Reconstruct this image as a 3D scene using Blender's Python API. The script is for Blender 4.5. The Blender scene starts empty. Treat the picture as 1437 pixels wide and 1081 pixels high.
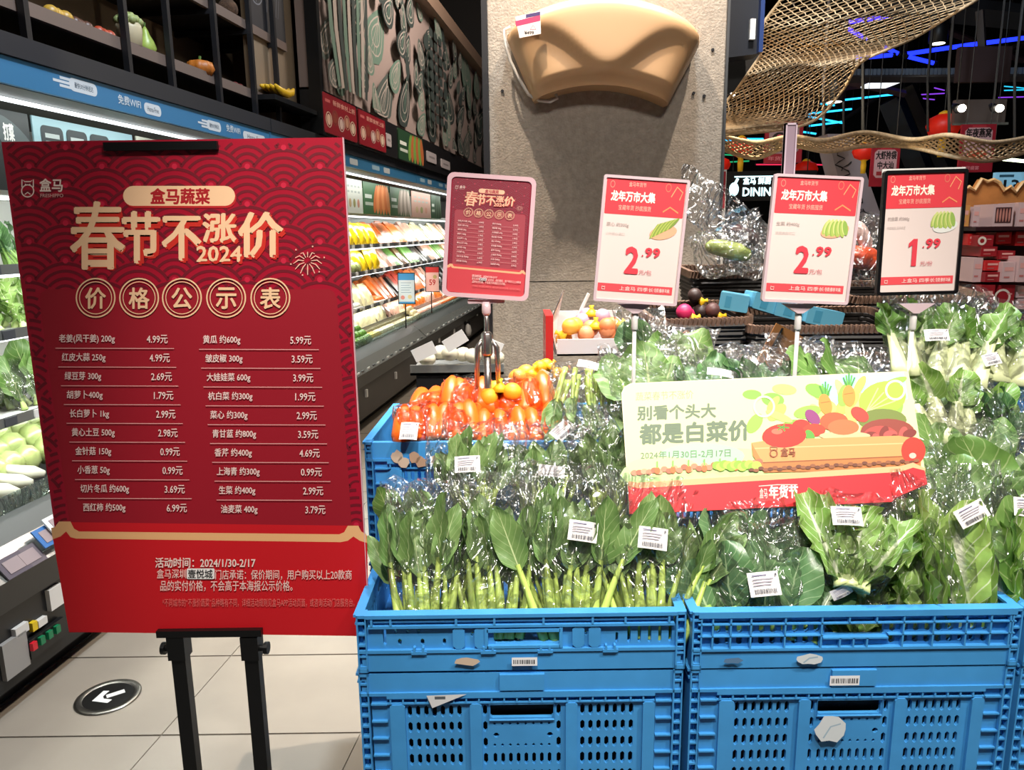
import bpy, math, random
import numpy as np
from math import sin, cos, pi, radians, sqrt, atan2
from mathutils import Vector, Matrix, noise
C = bpy.context.scene.collection
sc = bpy.context.scene
# ---------------------------------------------------------------- camera
FPX = 1074.0; TH = radians(11.35); RL = radians(.75); EYE = 1.5
_R0 = Vector((1, 0, 0)); _F = Vector((0, cos(TH), -sin(TH))); _U0 = Vector((0, sin(TH), cos(TH)))
_R = _R0*cos(RL) - _U0*sin(RL); _U = _R0*sin(RL) + _U0*cos(RL)
cam = bpy.data.objects.new('camera', bpy.data.cameras.new('camera')); C.objects.link(cam)
cam.data.sensor_width = 36; cam.data.lens = FPX/1437*36; cam.data.clip_start = .05; cam.data.clip_end = 100
m = Matrix((_R, _U, -_F)).transposed().to_4x4(); m.translation = Vector((0, 0, EYE)); cam.matrix_world = m
sc.camera = cam
sc.view_settings.view_transform = 'Standard'; sc.view_settings.look = 'None'; sc.view_settings.gamma = 1
sc.view_settings.use_curve_mapping = False; sc.view_settings.exposure = 0.0
sc.cycles.transparent_max_bounces = 24; sc.cycles.max_bounces = 7; sc.cycles.diffuse_bounces = 3; sc.cycles.glossy_bounces = 3
sc.cycles.caustics_reflective = False; sc.cycles.caustics_refractive = False; sc.cycles.sample_clamp_indirect = 4
w = bpy.data.worlds.new('dim hall'); sc.world = w; w.use_nodes = True
w.node_tree.nodes['Background'].inputs[0].default_value = (.9, .93, 1, 1)
w.node_tree.nodes['Background'].inputs[1].default_value = .03
def lamp(name, kind, loc, target, power, col=(1, 1, 1), size=.3, size_y=None, spot=60, blend=.5):
    l = bpy.data.lights.new(name, kind); o = bpy.data.objects.new(name, l); C.objects.link(o)
    o.location = loc; o.rotation_euler = (Vector(target)-Vector(loc)).to_track_quat('-Z', 'Y').to_euler()
    l.energy = power; l.color = col
    if kind == 'AREA':
        l.size = size
        if size_y: l.shape = 'RECTANGLE'; l.size_y = size_y
    elif kind == 'SPOT': l.spot_size = radians(spot); l.spot_blend = blend; l.shadow_soft_size = size
    else: l.shadow_soft_size = size
    return o
# ceiling spots and panels of the shop
WARM = (1, .93, .84)
lamp('produce_panel_light', 'AREA', (.6, .1, 3.3), (.45, 1.5, .8), 34, WARM, .5, .35)
lamp('produce_spot_light', 'SPOT', (-.1, -.2, 3.4), (.15, 1.55, .85), 300, WARM, .06, spot=42)
lamp('produce_spot_light', 'SPOT', (1.5, .2, 3.5), (.9, 1.75, 1.0), 300, WARM, .06, spot=48)
lamp('aisle_panel_light', 'AREA', (-.75, 2.6, 3.6), (-.8, 2.4, 0), 20, (1, .96, .9), .6, .6)
lamp('column_spot_light', 'SPOT', (-.35, 2.35, 4.3), (.3, 3.1, 1.7), 560, (1, .86, .72), .03, spot=62)
lamp('column_spot_light', 'SPOT', (1.15, 2.4, 4.3), (.45, 3.1, 1.7), 560, (1, .86, .72), .03, spot=62)
lamp('column_cool_light', 'AREA', (.5, 2.3, 5.1), (.4, 3.1, 2.4), 190, (.72, .86, 1), .25)
lamp('poster_light', 'SPOT', (-.1, .1, 3.1), (-.25, 1.41, .8), 34, (1, .95, .9), .1, spot=44, blend=.9)
lamp('right_hall_light', 'SPOT', (2.8, 2.6, 4.2), (2.7, 4.5, 1.2), 80, (1, .8, .75), .1, spot=60)
lamp('net_light', 'SPOT', (1.3, 3.4, 4.6), (1.5, 4.6, 2.6), 230, (1, .88, .74), .1, spot=95, blend=.9)
lamp('mural_light', 'AREA', (.6, 6.5, 4.8), (-1.2, 7.5, 2.9), 130, (1, .86, .74), .8)
lamp('deco_light', 'AREA', (-.6, 3.6, 4.6), (-1.8, 4.2, 2.7), 3.5, (1, .82, .66), .5)

# ---------------------------------------------------------------- helpers
def lin(h):
    h = h.lstrip('#'); v = [int(h[i:i+2], 16)/255 for i in (0, 2, 4)]
    return tuple((c/12.92 if c <= .04045 else ((c+.055)/1.055)**2.4) for c in v)
def ray(x, y): return _F + _R*((x-718.5)/FPX) - _U*((y-540.5)/FPX)
def at(x, y, Y): d = ray(x, y); return d*(Y/d.y) + Vector((0, 0, EYE))
def onfloor(x, y, h=0): d = ray(x, y); return d*((h-EYE)/d.z) + Vector((0, 0, EYE))
AU = Vector((.127, .992, 0)).normalized(); AN = Vector((AU.y, -AU.x, 0)); A0 = Vector((-1.88, 0, 0))
def fr(s, p, h): return A0 + AU*s + AN*p + Vector((0, 0, h))
def atp(x, y, p):
    d = ray(x, y); k = ((A0+AN*p).dot(AN))/d.dot(AN); q = d*k
    return (q-A0).dot(AU), q.z+EYE
FRM = Matrix((AU, -AN, Vector((0, 0, 1)))).transposed().to_4x4(); FRM.translation = A0   # local x = s, y = -p, z = h

MATS = {}
def mat(name, col, rough=.5, metal=0, emit=0, var=0, scale=20, bump=0, bscale=60, spec=None, coat=0, attr=None, trans=0, detail=3):
    if name in MATS: return MATS[name]
    M = bpy.data.materials.new(name); M.use_nodes = True; nt = M.node_tree; P = nt.nodes['Principled BSDF']
    c = lin(col) if isinstance(col, str) else col
    P.inputs['Base Color'].default_value = (*c, 1); P.inputs['Roughness'].default_value = rough; P.inputs['Metallic'].default_value = metal
    if spec is not None: P.inputs['Specular IOR Level'].default_value = spec
    if coat: P.inputs['Coat Weight'].default_value = coat; P.inputs['Coat Roughness'].default_value = .08
    if trans: P.inputs['Transmission Weight'].default_value = trans
    if emit: P.inputs['Emission Color'].default_value = (*c, 1); P.inputs['Emission Strength'].default_value = emit
    src = None
    if attr:
        a = nt.nodes.new('ShaderNodeAttribute'); a.attribute_name = attr; src = a.outputs['Color']
        nt.links.new(src, P.inputs['Base Color'])
    if var:
        tc = nt.nodes.new('ShaderNodeTexCoord'); n = nt.nodes.new('ShaderNodeTexNoise'); n.inputs['Scale'].default_value = scale; n.inputs['Detail'].default_value = detail
        nt.links.new(tc.outputs['Object'], n.inputs['Vector'])
        r = nt.nodes.new('ShaderNodeMapRange'); r.inputs[1].default_value = .3; r.inputs[2].default_value = .7
        r.inputs[3].default_value = 1-var; r.inputs[4].default_value = 1+var
        nt.links.new(n.outputs[0], r.inputs[0])
        mx = nt.nodes.new('ShaderNodeVectorMath'); mx.operation = 'SCALE'
        if src: nt.links.new(src, mx.inputs[0])
        else: mx.inputs[0].default_value = c
        nt.links.new(r.outputs[0], mx.inputs['Scale']); nt.links.new(mx.outputs[0], P.inputs['Base Color'])
    if bump:
        tc = nt.nodes.new('ShaderNodeTexCoord'); n = nt.nodes.new('ShaderNodeTexNoise'); n.inputs['Scale'].default_value = bscale; n.inputs['Detail'].default_value = 4
        nt.links.new(tc.outputs['Object'], n.inputs['Vector'])
        b = nt.nodes.new('ShaderNodeBump'); b.inputs['Strength'].default_value = bump; b.inputs['Distance'].default_value = .01
        nt.links.new(n.outputs[0], b.inputs['Height']); nt.links.new(b.outputs[0], P.inputs['Normal'])
    MATS[name] = M; return M
def film_mat(name, tint=(1, 1, 1), base=.06, rough=.12, milky=.0):
    if name in MATS: return MATS[name]
    M = bpy.data.materials.new(name); M.use_nodes = True; nt = M.node_tree; nt.nodes.clear(); N = nt.nodes.new; L = nt.links.new
    out = N('ShaderNodeOutputMaterial'); tr = N('ShaderNodeBsdfTransparent'); tr.inputs[0].default_value = (*tint, 1)
    gl = N('ShaderNodeBsdfGlossy'); gl.inputs['Roughness'].default_value = rough; gl.inputs[0].default_value = (1, 1, 1, 1)
    tc = N('ShaderNodeTexCoord'); n = N('ShaderNodeTexNoise'); n.inputs['Scale'].default_value = 13; n.inputs['Detail'].default_value = 1.5; n.inputs['Distortion'].default_value = 2.2
    oi = N('ShaderNodeObjectInfo'); va = N('ShaderNodeVectorMath'); va.operation = 'MULTIPLY_ADD'; va.inputs[1].default_value = (1, 1, .55); L(tc.outputs['Object'], va.inputs[0]); L(oi.outputs['Random'], va.inputs[2])
    v = N('ShaderNodeTexVoronoi'); v.inputs['Scale'].default_value = 10; v.inputs['Randomness'].default_value = 1; v.feature = 'F1'; v.distance = 'CHEBYCHEV'
    L(va.outputs[0], n.inputs['Vector']); 
    vd = N('ShaderNodeVectorMath'); vd.operation = 'MULTIPLY_ADD'; vd.inputs[1].default_value = (.16, .16, .16); L(n.outputs['Color'], vd.inputs[0]); L(va.outputs[0], vd.inputs[2]); L(vd.outputs[0], v.inputs['Vector'])
    a0 = N('ShaderNodeMath'); a0.operation = 'SUBTRACT'; L(n.outputs[0], a0.inputs[0]); a0.inputs[1].default_value = .5
    a1 = N('ShaderNodeMath'); a1.operation = 'ABSOLUTE'; L(a0.outputs[0], a1.inputs[0])
    a2 = N('ShaderNodeMath'); a2.operation = 'MULTIPLY'; L(a1.outputs[0], a2.inputs[0]); a2.inputs[1].default_value = -4.0
    ad = N('ShaderNodeMath'); ad.operation = 'ADD'; L(a2.outputs[0], ad.inputs[0]); L(v.outputs[0], ad.inputs[1])
    b = N('ShaderNodeBump'); b.inputs['Strength'].default_value = .75; b.inputs['Distance'].default_value = .02
    L(ad.outputs[0], b.inputs['Height']); L(b.outputs[0], gl.inputs['Normal'])
    lw = N('ShaderNodeLayerWeight'); lw.inputs[0].default_value = .35; L(b.outputs[0], lw.inputs['Normal'])
    mr = N('ShaderNodeMapRange'); mr.inputs[3].default_value = base; mr.inputs[4].default_value = .65; L(lw.outputs['Fresnel'], mr.inputs[0])
    mx = N('ShaderNodeMixShader'); L(mr.outputs[0], mx.inputs[0]); L(tr.outputs[0], mx.inputs[1]); L(gl.outputs[0], mx.inputs[2])
    last = mx
    if milky:
        d = N('ShaderNodeBsdfDiffuse'); d.inputs[0].default_value = (.85, .85, .82, 1); m2 = N('ShaderNodeMixShader'); m2.inputs[0].default_value = milky
        L(mx.outputs[0], m2.inputs[1]); L(d.outputs[0], m2.inputs[2]); last = m2
    L(last.outputs[0], out.inputs[0]); MATS[name] = M; return M
def leaf_mat(name, dark, light, rib, ribw=.07, vein=.5, rough=.38):
    if name in MATS: return MATS[name]
    M = bpy.data.materials.new(name); M.use_nodes = True; nt = M.node_tree; P = nt.nodes['Principled BSDF']; N = nt.nodes.new; L = nt.links.new
    def mth(op, a, b=None):
        x = N('ShaderNodeMath'); x.operation = op
        for i, q in enumerate((a, b)):
            if q is None: continue
            if isinstance(q, (int, float)): x.inputs[i].default_value = q
            else: L(q, x.inputs[i])
        return x.outputs[0]
    uv = N('ShaderNodeUVMap'); sx = N('ShaderNodeSeparateXYZ'); L(uv.outputs[0], sx.inputs[0])
    au = mth('ABSOLUTE', mth('MULTIPLY', mth('SUBTRACT', sx.outputs[0], .5), 2.0)); vv = sx.outputs[1]
    tc = N('ShaderNodeTexCoord'); n = N('ShaderNodeTexNoise'); n.inputs['Scale'].default_value = 26; n.inputs['Detail'].default_value = 4; L(tc.outputs['Object'], n.inputs['Vector'])
    oi = N('ShaderNodeObjectInfo')
    f = mth('ADD', mth('MULTIPLY', mth('SUBTRACT', n.outputs[0], .3), 1.3), mth('MULTIPLY', mth('SUBTRACT', oi.outputs['Random'], .5), .6))
    m1 = N('ShaderNodeMix'); m1.data_type = 'RGBA'; m1.inputs[6].default_value = (*lin(dark), 1); m1.inputs[7].default_value = (*lin(light), 1); L(f, m1.inputs[0])
    w_ = mth('MULTIPLY', mth('SUBTRACT', 1.15, vv), ribw)                     # midrib narrows to the tip
    mr = N('ShaderNodeMapRange'); L(au, mr.inputs[0]); L(mth('MULTIPLY', w_, .7), mr.inputs[1]); L(mth('MULTIPLY', w_, 1.5), mr.inputs[2]); mr.inputs[3].default_value = 1; mr.inputs[4].default_value = 0
    fr_ = mth('FRACT', mth('SUBTRACT', mth('MULTIPLY', vv, 7.0), mth('MULTIPLY', au, 2.2)))
    vn = mth('MULTIPLY', mth('LESS_THAN', mth('ABSOLUTE', mth('SUBTRACT', fr_, .5)), .055), vein)
    mask = mth('MAXIMUM', mr.outputs[0], vn)
    m2 = N('ShaderNodeMix'); m2.data_type = 'RGBA'; L(mask, m2.inputs[0]); L(m1.outputs[2], m2.inputs[6]); m2.inputs[7].default_value = (*lin(rib), 1)
    L(m2.outputs[2], P.inputs['Base Color']); P.inputs['Roughness'].default_value = rough
    bp = N('ShaderNodeBump'); bp.inputs['Strength'].default_value = .35; bp.inputs['Distance'].default_value = .006; L(mth('SUBTRACT', n.outputs[0], mth('MULTIPLY', mask, .25)), bp.inputs['Height']); L(bp.outputs[0], P.inputs['Normal'])
    t = N('ShaderNodeBsdfTranslucent'); L(m2.outputs[2], t.inputs[0]); mx = N('ShaderNodeMixShader'); mx.inputs[0].default_value = .25
    L(P.outputs[0], mx.inputs[1]); L(t.outputs[0], mx.inputs[2]); L(mx.outputs[0], nt.nodes['Material Output'].inputs[0])
    MATS[name] = M; return M

class MB:
    def __init__(s): s.v = []; s.f = []; s.mi = []
    def add(s, vs, fs, mi=0):
        b = len(s.v); s.v += [tuple(p) for p in vs]; s.f += [tuple(b+i for i in q) for q in fs]; s.mi += [mi]*len(fs); return s
    def box(s, a, b, mi=0, M=None, bev=0):
        x0, y0, z0 = a; x1, y1, z1 = b
        if bev:
            c = bev; P = []; F = []
            # chamfered box: octagonal section in x-z, straight in y
            o = [(x0+c, z0), (x1-c, z0), (x1, z0+c), (x1, z1-c), (x1-c, z1), (x0+c, z1), (x0, z1-c), (x0, z0+c)]
            P = [(x, y0, z) for x, z in o] + [(x, y1, z) for x, z in o]
            F = [tuple(range(8)), tuple(range(15, 7, -1))] + [(i, i+8, (i+1) % 8+8, (i+1) % 8) for i in range(8)]
        else:
            P = [(x0, y0, z0), (x1, y0, z0), (x1, y1, z0), (x0, y1, z0), (x0, y0, z1), (x1, y0, z1), (x1, y1, z1), (x0, y1, z1)]
            F = [(0, 3, 2, 1), (4, 5, 6, 7), (0, 1, 5, 4), (1, 2, 6, 5), (2, 3, 7, 6), (3, 0, 4, 7)]
        if M: P = [M @ Vector(p) for p in P]
        return s.add(P, F, mi)
    def tube(s, pts, r, n=8, mi=0, cap=True, closed=False):
        pts = [Vector(p) for p in pts]; k = len(pts); rs = r if isinstance(r, (list, tuple)) else [r]*k; V = []; F = []
        up = Vector((0, 0, 1)); prev = None
        for i, p in enumerate(pts):
            if closed: t = pts[(i+1) % k]-pts[i-1]
            else: t = pts[min(i+1, k-1)]-pts[max(i-1, 0)]
            t.normalize()
            a = prev - t*prev.dot(t) if prev else t.cross(up if abs(t.z) < .9 else Vector((1, 0, 0)))
            a.normalize(); prev = a; b = t.cross(a)
            V += [p + (a*cos(2*pi*j/n)+b*sin(2*pi*j/n))*rs[i] for j in range(n)]
        m_ = k if closed else k-1
        for i in range(m_):
            for j in range(n):
                i2 = (i+1) % k; F.append((i*n+j, i*n+(j+1) % n, i2*n+(j+1) % n, i2*n+j))
        if cap and not closed: F += [tuple(range(n-1, -1, -1)), tuple((k-1)*n+j for j in range(n))]
        return s.add(V, F, mi)
    def lathe(s, prof, n=20, mi=0, c=(0, 0, 0), lob=0, nl=8, sx=1):
        c = Vector(c); V = []; F = []
        for r, z in prof:
            for j in range(n):
                a = 2*pi*j/n; q = r*(1+lob*abs(sin(a*nl/2))-lob*.5); V.append(c+Vector((q*cos(a)*sx, q*sin(a), z)))
        for i in range(len(prof)-1):
            for j in range(n): F.append((i*n+j, i*n+(j+1) % n, (i+1)*n+(j+1) % n, (i+1)*n+j))
        F += [tuple(range(n-1, -1, -1)), tuple((len(prof)-1)*n+j for j in range(n))]
        return s.add(V, F, mi)
    def prism(s, pts, y0, y1, mi=0):     # x-z outline pushed along y
        k = len(pts)
        return s.add([(x, y0, z) for x, z in pts]+[(x, y1, z) for x, z in pts], [tuple(range(k)), tuple(range(2*k-1, k-1, -1))]+[(i, i+k, (i+1) % k+k, (i+1) % k) for i in range(k)], mi)
    def xf(s, M): s.v = [tuple(M @ Vector(p)) for p in s.v]; return s
    def mesh(s, name, mats, smooth=False):
        me = bpy.data.meshes.new(name); me.from_pydata(s.v, [], s.f)
        for q in (mats if isinstance(mats, (list, tuple)) else [mats]): me.materials.append(q)
        if any(s.mi): me.polygons.foreach_set('material_index', s.mi)
        if smooth: me.polygons.foreach_set('use_smooth', [True]*len(me.polygons))
        me.update(); return me
    def build(s, name, mats, parent=None, smooth=False, world=False):
        if world and parent: s.xf(PM[parent.name].inverted())
        return obj(name, s.mesh(name, mats, smooth), parent)
PM = {}
def obj(name, me, parent=None, M=None):
    o = bpy.data.objects.new(name, me); C.objects.link(o)
    if parent: o.parent = parent
    if M is not None: o.matrix_local = M
    PM[o.name] = (PM[parent.name] if parent else Matrix()) @ (M if M is not None else Matrix())
    return o
def tag(o, label=None, cat=None, group=None, kind=None):
    for k, v in (('label', label), ('category', cat), ('group', group), ('kind', kind)):
        if v: o[k] = v
    return o
def thing(name, label, cat, loc=(0, 0, 0), M=None, group=None):
    o = bpy.data.objects.new(name, None); C.objects.link(o); o.empty_display_size = .05
    if M is None: M = Matrix.Translation(Vector(loc))
    o.matrix_world = M; PM[o.name] = M.copy(); return tag(o, label, cat, group)
def rename_move(o, M): o.matrix_world = M; PM[o.name] = M.copy()
def copy_tree(o, M=None, parent=None, label=None, group=None):
    c = o.copy(); C.objects.link(c)
    if parent: c.parent = parent
    if M is not None: c.matrix_world = M; PM[c.name] = M.copy()
    if label: c['label'] = label
    if group: c['group'] = group
    for ch in list(o.children): copy_tree(ch, parent=c)
    return c
def TR(x, y, z, rz=0, rx=0, ry=0, s=1):
    return Matrix.Translation((x, y, z)) @ Matrix.Rotation(rz, 4, 'Z') @ Matrix.Rotation(rx, 4, 'X') @ Matrix.Rotation(ry, 4, 'Y') @ Matrix.Scale(s, 4)

# ---------------------------------------------------------------- flat print (words and pictures on signs)
PRINT = mat('printed_ink', '#ffffff', .55, attr='col')
PRINT_LIT = None
_tc = {}
def glyphs(txt, bold=0):
    k = (txt, bold)
    if k in _tc: return _tc[k]
    cu = bpy.data.curves.new('t', 'FONT'); cu.body = txt; cu.size = 1; cu.offset = bold; cu.resolution_u = 2; cu.fill_mode = 'FRONT'
    o = bpy.data.objects.new('t', cu); me = o.to_mesh()
    vs = [(v.co.x, v.co.y) for v in me.vertices]; fs = [tuple(p.vertices) for p in me.polygons]
    o.to_mesh_clear(); bpy.data.objects.remove(o); bpy.data.curves.remove(cu)
    if not vs: vs, fs = [(0, 0), (1, 0), (1, 1)], [(0, 1, 2)]
    x0 = min(v[0] for v in vs); x1 = max(v[0] for v in vs); y0 = min(v[1] for v in vs); y1 = max(v[1] for v in vs)
    vs = [((x-x0)/(x1-x0), (y-y0)/(y1-y0)) for x, y in vs]
    _tc[k] = (vs, fs, (x1-x0)/(y1-y0)); return _tc[k]
class Plane:
    def __init__(s, o, ex, ey):       # o = lower left; ex, ey = unit axes
        s.o = Vector(o); s.ex = Vector(ex).normalized(); s.n = s.ex.cross(Vector(ey)).normalized(); s.ey = s.n.cross(s.ex)
        s.M = Matrix((s.ex, -s.n, s.ey)).transposed().to_4x4(); s.M.translation = s.o    # local x right, -y out to the viewer, z up
    def uv(s, x, y):
        d = ray(x, y); c = Vector((0, 0, EYE)); k = (s.o-c).dot(s.n)/d.dot(s.n); q = c+d*k-s.o
        return (q.dot(s.ex), q.dot(s.ey))
class Print:
    def __init__(s, T=None): s.v = []; s.f = []; s.c = []; s.T = T or (lambda x, y: (x, y)); s.ly = 1; s.step = .00003; s.hold = False
    def poly(s, pts, col, up=1):
        s.ly += up; b = len(s.v); s.v += [(*s.T(*p), s.ly) for p in pts]; s.f.append(tuple(range(b, b+len(pts)))); s.c.append(lin(col) if isinstance(col, str) else col)
    def rect(s, x0, y0, x1, y1, col, r=0):
        if not r: return s.poly([(x0, y0), (x1, y0), (x1, y1), (x0, y1)], col)
        s.poly(rrect(x0, y0, x1, y1, r), col)
    def disc(s, x, y, rx, col, ry=None, rot=0, n=20):
        ry = ry or rx; s.poly([(x+rx*cos(2*pi*i/n)*cos(rot)-ry*sin(2*pi*i/n)*sin(rot), y+rx*cos(2*pi*i/n)*sin(rot)+ry*sin(2*pi*i/n)*cos(rot)) for i in range(n)], col)
    def strip(s, pts, w, col, closed=False, up=1):
        s.ly += up; c = lin(col) if isinstance(col, str) else col; k = len(pts); b = len(s.v); ws = w if isinstance(w, list) else [w]*k
        for i in range(k):
            if closed: a, d = pts[i-1], pts[(i+1) % k]
            else: a, d = pts[max(i-1, 0)], pts[min(i+1, k-1)]
            tx, ty = d[0]-a[0], d[1]-a[1]; l = sqrt(tx*tx+ty*ty) or 1; tx /= l; ty /= l; q = ws[i]/2
            s.v += [(*s.T(pts[i][0]-ty*q, pts[i][1]+tx*q), s.ly), (*s.T(pts[i][0]+ty*q, pts[i][1]-tx*q), s.ly)]
        for i in range(k if closed else k-1):
            j = (i+1) % k; s.f.append((b+2*i, b+2*i+1, b+2*j+1, b+2*j)); s.c.append(c)
    def ring(s, x, y, r, w, col, n=40): s.strip([(x+r*cos(2*pi*i/n), y+r*sin(2*pi*i/n)) for i in range(n)], w, col, True)
    def text(s, txt, x0, y0, x1, y1, col, bold=0, shear=0, flip=True):   # box in this print's own coordinates; flip = y runs down
        vs, fs, _ = glyphs(txt); s.ly += 0 if s.hold else (3 if bold >= .003 else 0); c = lin(col) if isinstance(col, str) else col
        if not s.hold: s.ly += 1
        rad = bold*abs(y1-y0)*1.15; shifts = [(0, 0)] if bold < .003 else [(rad*cos(k*pi/3+.3), rad*sin(k*pi/3+.3)) for k in range(6)]+([(0, 0)] if bold > .03 else [])
        for kk, (sx_, sy_) in enumerate(shifts):       # a heavier stroke: the same outline printed again a hair aside
            b = len(s.v); q = rad if bold > .02 else 0
            for x, y in vs:
                s.v.append((*s.T(x0+q+(x1-x0-2*q)*x+sx_, ((y1-q)+(y0-y1+2*q)*y if flip else y0+q+(y1-y0-2*q)*y) + shear*x*(y1-y0)+sy_), s.ly+kk*1.0))
            for f in fs: s.f.append(tuple(b+i for i in f)); s.c.append(c)
    def build(s, name, parent, off=0, material=None, M=None):
        me = bpy.data.meshes.new(name); me.from_pydata([(x, -off-l*s.step, y) for x, y, l in s.v], [], s.f)
        a = me.color_attributes.new('col', 'FLOAT_COLOR', 'CORNER'); buf = []
        for p in me.polygons: buf += [*s.c[p.index], 1]*p.loop_total
        a.data.foreach_set('color', buf); me.materials.append(material or PRINT); me.update()
        return obj(name, me, parent, M)
def rrect(x0, y0, x1, y1, r, n=5):
    P = []
    for cx, cy, a in ((x1-r, y1-r, 0), (x0+r, y1-r, 1), (x0+r, y0+r, 2), (x1-r, y0+r, 3)):
        P += [(cx+r*cos((a+i/n)*pi/2), cy+r*sin((a+i/n)*pi/2)) for i in range(n+1)]
    return P
# ---------------------------------------------------------------- the setting
TILE = mat('floor_tile', '#a0978a', .32, var=.07, scale=3.5, bump=.05, bscale=12); GROUT = mat('grout', '#7b746a', .8)
fl = tag(MB().box((-4, -1, -.05), (9, 18, -.004)).build('floor', GROUT), kind='structure')
tile_me = {}
for j in range(-2, 14):
    y0 = 2.092+.447*j if j < 2 else 2.092+.447*j; y1 = y0+.443
    for i in range(-3, 5):
        c = lambda k, y: -1.10+.612*k+.122*(y-2.0)
        if c(i, y1) < -2.2 and j > 6: continue
        g = .002
        MB().add([(c(i, y0)+g, y0+g, -.004), (c(i+1, y0)-g, y0+g, -.004), (c(i+1, y1)-g, y1-g, -.004), (c(i, y1)+g, y1-g, -.004),
                  (c(i, y0)+g, y0+g, 0), (c(i+1, y0)-g, y0+g, 0), (c(i+1, y1)-g, y1-g, 0), (c(i, y1)+g, y1-g, 0)],
                 [(4, 5, 6, 7), (0, 1, 5, 4), (1, 2, 6, 5), (2, 3, 7, 6), (3, 0, 4, 7)]).build('tile', TILE, fl)
# exit marker let into the floor
t = thing('floor_exit_marker', 'round steel floor marker with a white arrow set in the pale tiles', 'floor marker', (-1.354, 2.291, 0))
MB().lathe([(.093, 0), (.1, .001), (.101, .004), (.094, .006), (.078, .006), (.076, .003)], 40).build('ring', mat('brushed_steel', '#b9b6ae', .3, 1), t, True)
MB().lathe([(.077, .002), (.077, .004)], 40).build('disc', mat('marker_black', '#1b1b1a', .3), t)
aw = MB(); R_ = Matrix.Rotation(radians(215), 4, 'Z')
aw.add([R_ @ Vector(p) for p in [(-.05, -.011, .005), (.005, -.011, .005), (.005, .011, .005), (-.05, .011, .005)]], [(0, 1, 2, 3)])
aw.add([R_ @ Vector(p) for p in [(.048, 0, .005), (.008, .042, .005), (-.008, .03, .005), (.014, .008, .005), (.014, -.008, .005), (-.008, -.03, .005), (.008, -.042, .005)]], [(0, 1, 2, 3, 4, 5, 6)])
aw.build('arrow', mat('arrow_white', '#e9ebe6', .5), t)
# ceiling, far walls
BLK = mat('hall_black', '#0c0c0e', .7); DK = mat('dark_metal', '#141418', .45, var=.2, scale=8)
tag(MB().box((-4, -1, 5.6), (9, 18, 5.7)).build('ceiling', BLK), kind='structure')
tag(MB().box((-4, 17.9, 0), (9, 18, 5.6)).build('wall_back', BLK), kind='structure')
tag(MB().box((8.9, -1, 0), (9, 18, 5.6)).build('wall_right', BLK), kind='structure')
wl = MB(); wl.box((-2, .82, 0), (13, .9, 5.6)); tag(wl.xf(FRM).build('wall_left', mat('bulkhead_beige', '#a48d78', .7, var=.05, scale=4)), kind='structure')
# column, clad in big stone tiles
STONE = mat('stone_tile', '#988d7f', .5, var=.16, scale=55, bump=.25, bscale=120, detail=6)
STN2 = STONE
col = tag(MB().box((-.055, 3.116, 0), (.812, 3.99, 5.6)).build('column', mat('column_joint', '#3a3733', .8)), kind='structure')
for z0, z1 in ((0, .42), (.424, 1.298), (1.302, 3.3), (3.304, 4.9), (4.904, 5.6)):
    MB().box((-.075, 3.1, z0), (.828, 3.118, z1)).build('stone_tile', STONE, col)
    MB().box((.811, 3.119, z0), (.829, 4.0, z1)).build('stone_tile', STONE, col)
    MB().box((-.075, 3.119, z0), (-.056, 4.0, z1)).build('stone_tile', STONE, col)
MB().box((-.098, 3.09, 0), (-.076, 3.14, 5.6)).build('edge_trim', mat('dark_edge', '#1c1b1d', .4), col)
MB().box((.829, 3.09, 0), (.838, 3.14, 5.6)).build('edge_trim', mat('steel_edge', '#6e7072', .35, .8), col)
for x, y in ((705, 128), (1000, 70), (988, 135), (973, 131), (843, 64)):
    p = at(x, y, 3.1); MB().tube([(p.x, 3.1, p.z), (p.x, 3.095, p.z)], .006, 8).build('screw', DK, col)

# ---------------------------------------------------------------- insect trap lamp on the column
TRM = mat('cream_plastic', '#c29a70', .4, var=.03, scale=5)
t = thing('insect_light_trap', 'cream plastic wall fixture with scalloped front on the grey column', 'wall fixture', (.36, 3.1, 1.9))
def trap_mesh():
    b = MB(); nx, nz = 44, 20; P = []; F = []
    for j in range(nz+1):
        v = j/nz
        for i in range(nx+1):
            u = -1+2*i/nx; top = .43-.105*u*u-.02*abs(u)**9; bot = .125-.055*u*u-.0*abs(u)
            wv = .255+(.368-.255)*v-.012*max(0, (v-.9)/.1)**2; z = bot+(top-bot)*v; e = (1-abs(u)**10)*(1-max(0, (2*v-1))**9)
            lip = 1/(1+math.exp(-(v-.09)*60))
            fold = .44+.30*math.cos(min(1, abs(u)*1.18)*pi)*-1      # the raised wing line dips to the badge
            step = 1/(1+math.exp((v-fold)*-30)) if True else 0
            y = -.05-.115*e**.5*(.62+.38*lip)-.022*step*(1-abs(u)**4)
            P.append((u*wv, y, z))
    for j in range(nz):
        for i in range(nx): a = j*(nx+1)+i; F.append((a, a+1, a+nx+2, a+nx+1))
    b.add(P, F)
    rim = [i for i in range(nx+1)]+[j*(nx+1)+nx for j in range(1, nz+1)]+[nz*(nx+1)+i for i in range(nx-1, -1, -1)]+[j*(nx+1) for j in range(nz-1, 0, -1)]
    Q = [P[i] for i in rim]; k = len(Q); b.add(Q+[(x*.97, -.0, z) for x, y, z in Q], [(i, i+k, (i+1) % k+k, (i+1) % k) for i in range(k)])
    return b
th_ = trap_mesh().xf(Matrix.Translation((-.014, 0, 0)) @ Matrix.Rotation(radians(2.2), 4, 'Y')).build('housing', TRM, t, True)
pl = Plane(Vector((.36-.37, 2.915, 1.9+.1)), (1, 0, 0), (0, 0, 1))
pr = Print(lambda x, y: tuple(a-b for a, b in zip(pl.uv(x, y), (0, 0))))
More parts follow.
